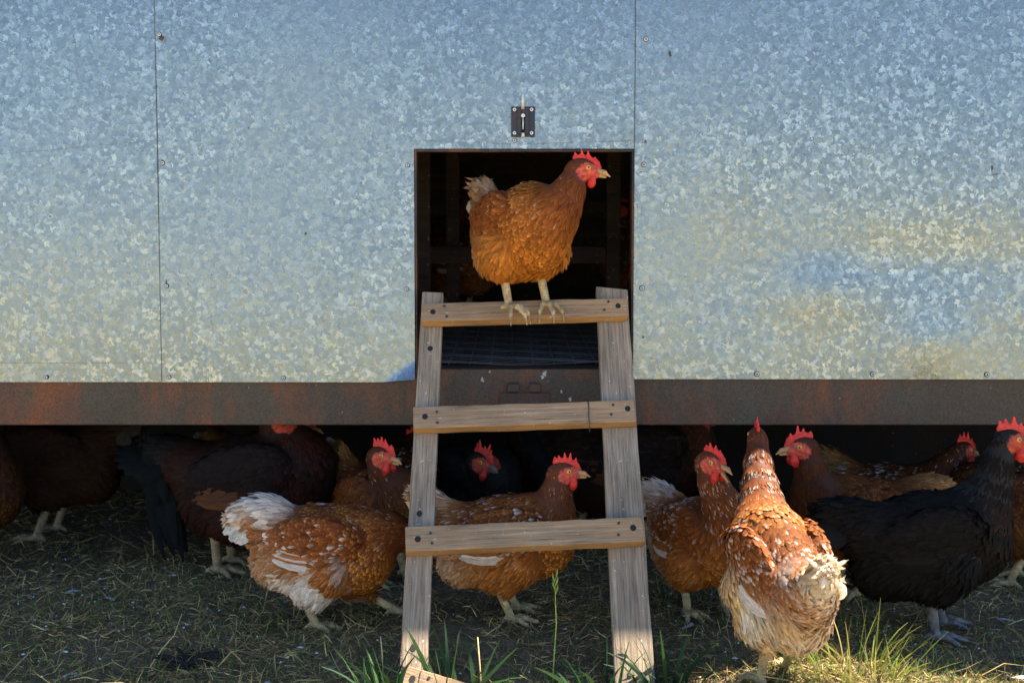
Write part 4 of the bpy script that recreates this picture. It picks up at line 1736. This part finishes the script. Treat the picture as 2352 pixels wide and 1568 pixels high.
# 9 brown hen facing left
p = below(1962, 2.90)
hen('brown_hen', p, 192, 'dark chestnut hen facing left between the sunlit hen and the black hen', at(1843, 1026, 2.84), 188, -4, s=1.06, body_pitch=8, drop=.045,
    pal=pal_brown(.0, .66), pied=.0, white=.0, back_white=.15, tail_up=20, tail_len=.09, seed=9, h=.0042, density=1.25, ctrl=(.012, -.03), comb_size=1.05, group='brown hens of the flock')
# 10 black hen
p = below(2146, 2.625)
hen('black_hen', p, 2, 'large black hen with gold flecked throat standing at the right edge', at(2318, 1010, 2.62), -2, 0, s=1.08, body_pitch=9,
    pal={**pal_flat(A(.0065, .0050, .0040), A(.010, .0080, .0065), A(.009, .008, .008), skin=A(.34, .05, .025), comb=A(.56, .030, .018), leg=A(.15, .14, .14)),
         'crop': (A(.012, .008, .006), A(.13, .055, .014), A(.09, .036, .008)), 'neck': (A(.007, .0055, .0045), A(.018, .011, .007), A(.014, .010, .008))},
    pied=0, white=0, seed=10, h=.0040, density=1.3, tail_up=22, tail_len=.10, ctrl=(.010, -.02), comb_size=1.15, gloss=True, neck_r=1.0,
    legs=[dict(foot=(.040, .042, .0), hock=(.012, .042, .098), toe=4), dict(foot=(-.006, -.044, 0), hock=(-.020, -.045, .100), toe=-6)],
    group='black hens of the flock')
# 11 hen behind with grey tail
p = below(2050, 3.12)
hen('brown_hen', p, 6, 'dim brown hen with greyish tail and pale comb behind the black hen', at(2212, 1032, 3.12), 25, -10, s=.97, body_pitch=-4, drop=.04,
    pal=pal_brown(.0, .5), pied=.15, white=.1, back_white=.35, tail_up=36, tail_len=.11, seed=11, h=.005, density=1.0, ctrl=(.01, .01), group='brown hens of the flock', comb_size=1.1)  # feather colours darkened to stand for the shade behind the beam
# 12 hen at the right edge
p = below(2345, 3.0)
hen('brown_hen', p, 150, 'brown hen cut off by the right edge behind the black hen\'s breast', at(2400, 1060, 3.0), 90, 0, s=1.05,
    pal=pal_brown(.1, .35), pied=.1, white=.0, back_white=.1, seed=12, h=.006, density=.9, group='brown hens of the flock')  # plumage dimmed by colour for the shade at this edge
# 13 rooster at the left
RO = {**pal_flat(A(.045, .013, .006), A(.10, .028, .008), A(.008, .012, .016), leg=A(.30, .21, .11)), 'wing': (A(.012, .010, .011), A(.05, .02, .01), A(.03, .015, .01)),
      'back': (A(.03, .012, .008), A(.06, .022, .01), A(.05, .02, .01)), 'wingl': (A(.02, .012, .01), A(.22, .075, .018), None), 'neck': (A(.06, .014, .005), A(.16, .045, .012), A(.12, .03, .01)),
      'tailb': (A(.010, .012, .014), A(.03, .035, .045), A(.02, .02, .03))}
for k_ in RO:  # palette darkened further, painting in the shade under the coop
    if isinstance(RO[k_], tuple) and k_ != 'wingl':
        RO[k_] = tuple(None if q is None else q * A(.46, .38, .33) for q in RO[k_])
p = below(600, 3.06)
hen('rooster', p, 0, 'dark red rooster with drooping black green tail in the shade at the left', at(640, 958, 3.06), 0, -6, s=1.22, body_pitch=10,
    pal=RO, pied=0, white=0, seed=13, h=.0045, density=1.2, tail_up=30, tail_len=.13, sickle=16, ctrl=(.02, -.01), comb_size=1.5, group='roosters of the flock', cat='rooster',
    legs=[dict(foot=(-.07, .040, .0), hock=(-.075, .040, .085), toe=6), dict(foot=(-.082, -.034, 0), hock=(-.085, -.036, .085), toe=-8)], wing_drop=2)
# 14 hen behind the rooster
p = below(650, 3.28)
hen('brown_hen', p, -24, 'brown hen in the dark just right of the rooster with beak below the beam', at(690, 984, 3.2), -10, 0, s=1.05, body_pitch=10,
    pal=pal_brown(.2, .25), pied=.1, white=.0, back_white=.05, seed=14, h=.0055, density=.9, group='brown hens of the flock')  # brown plumage coloured down to imitate the dark under the coop
# 15 dim hen at the far left, shade put into its plumage and leg colours
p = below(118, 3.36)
hen('brown_hen', p, 172, 'hen coloured very dark for the deep shade near the left edge, its pale legs showing', at(20, 1020, 3.36), 180, -6, s=1.16, body_pitch=2,
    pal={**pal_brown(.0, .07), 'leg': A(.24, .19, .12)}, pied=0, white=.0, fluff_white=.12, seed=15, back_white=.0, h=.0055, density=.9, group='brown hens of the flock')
# 16 hen at the left edge
p = below(-95, 3.05)
hen('brown_hen', p, 0, 'brown hen cut off by the left edge with only its breast in view', at(-40, 960, 3.05), 0, 0, s=1.04, body_pitch=6,
    pal=pal_brown(.1, .14), pied=.1, back_white=.0, seed=16, h=.006, density=.8, group='brown hens of the flock')  # shade at the left painted in as much darker feathers
# 17 rooster right of the ladder
RO2 = {**RO, 'neck': (A(.10, .030, .008), A(.30, .10, .02), A(.22, .07, .015)), 'crop': (A(.05, .016, .006), A(.14, .045, .012), A(.10, .03, .01))}
p = below(1480, 3.28)
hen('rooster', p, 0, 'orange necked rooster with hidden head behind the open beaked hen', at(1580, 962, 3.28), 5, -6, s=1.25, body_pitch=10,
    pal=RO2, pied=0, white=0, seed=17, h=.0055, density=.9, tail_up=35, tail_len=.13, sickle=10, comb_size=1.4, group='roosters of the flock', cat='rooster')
# 18 rooster behind the ladder
p = below(1325, 3.34)
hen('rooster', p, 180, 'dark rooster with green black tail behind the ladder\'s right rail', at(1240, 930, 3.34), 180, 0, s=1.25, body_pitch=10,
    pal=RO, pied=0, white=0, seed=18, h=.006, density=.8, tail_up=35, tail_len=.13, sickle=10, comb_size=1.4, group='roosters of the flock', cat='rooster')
# 19, 20 hens inside the coop
zin = zbt + .006
p = at(1085, 700, 4.15)
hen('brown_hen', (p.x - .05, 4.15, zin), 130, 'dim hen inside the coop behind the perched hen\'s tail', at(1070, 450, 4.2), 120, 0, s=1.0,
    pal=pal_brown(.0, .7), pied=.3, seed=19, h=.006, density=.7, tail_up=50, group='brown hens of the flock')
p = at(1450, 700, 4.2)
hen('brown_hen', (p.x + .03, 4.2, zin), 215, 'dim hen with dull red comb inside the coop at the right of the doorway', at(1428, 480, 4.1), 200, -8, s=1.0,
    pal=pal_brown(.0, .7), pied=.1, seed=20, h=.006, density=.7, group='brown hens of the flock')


# ------------------------------------------------------------------ loose feathers on the ground
def loose(px, py, L, az, col, label, wd=.016, curl=.3):
    p = onground(px, py)
    M = 9
    t = np.linspace(0, 1, M)
    a = az + curl * (t - .5) * 2
    step = np.stack([np.cos(a), np.sin(a), .25 - .5 * t], 1) * (L / (M - 1))
    path = np.concatenate([[A(0, 0, .008)], A(0, 0, .008) + np.cumsum(step, 0)[:-1]])[None]
    v, f_, c, u = long_feathers(path, A(wd), A(.1, .15, 1.0)[None], col[None] * .85, col[None], (.12, .5, .85, 1, 1, .95, .85, .6, .15))
    ob = mesh_np('loose_feather', v, f_, PLUME, None, c, True, u)
    ob.location = p
    return tag(ob, label, 'feather', 'loose feathers on the ground')


GREYW = A(.46, .50, .56)
loose(1560, 1450, .055, 1.0, GREYW, 'curved pale feather on the ground right of the ladder', .010, .8)
loose(150, 1363, .035, .3, GREYW, 'small grey white feather on the straw at the far left', .016)
loose(262, 1383, .035, 2.6, GREYW, 'small pale feather on the straw below the rooster tail', .014)
loose(650, 1385, .045, .9, GREYW * .9, 'grey feather standing in the litter left of the feeding hen\'s foot', .014)
loose(590, 1548, .05, 1.3, GREYW, 'pale feather lying at the bottom edge left of the ladder', .012)
loose(2285, 1415, .045, -.5, GREYW, 'pale feather on the grass at the right edge', .014)
loose(2320, 1548, .06, -.2, GREYW * 1.15, 'fluffy white feather in the bottom right corner', .022)
loose(1790, 1445, .04, .4, GREYW * .9, 'grey feather on the ground between the open beaked hen and the sunlit hen', .012) if False else None
loose(1090, 1530, .04, 2.2, GREYW * .8, 'grey feather on the soil inside the ladder bottom', .014)
p = onground(440, 1498)
parts = []
for i in range(26):
    L_ = RNG.uniform(.03, .075)
    a = RNG.uniform(-.5, 3.6)
    t = np.linspace(0, 1, 6)
    e = RNG.uniform(.15, .7)
    path = (A(RNG.normal(0, .018), RNG.normal(0, .01), .005) + np.stack([np.cos(a) * t * L_, np.sin(a) * t * L_ * .5, np.sin(e) * t * L_ - .3 * t * t * L_], 1))[None]
    parts.append(long_feathers(path, A(.011), A(.2, -.6, .8)[None], A(.012, .010, .010)[None], A(.03, .024, .022)[None], (.3, .8, 1, .9, .6, .15)))
v_, f_, c_, u_ = joinf(parts)
ob = mesh_np('feather_clump', v_, f_, PLUME, None, c_, True, u_)
ob.location = p
tag(ob, 'clump of black feathers lying on the straw at the lower left', 'feathers')
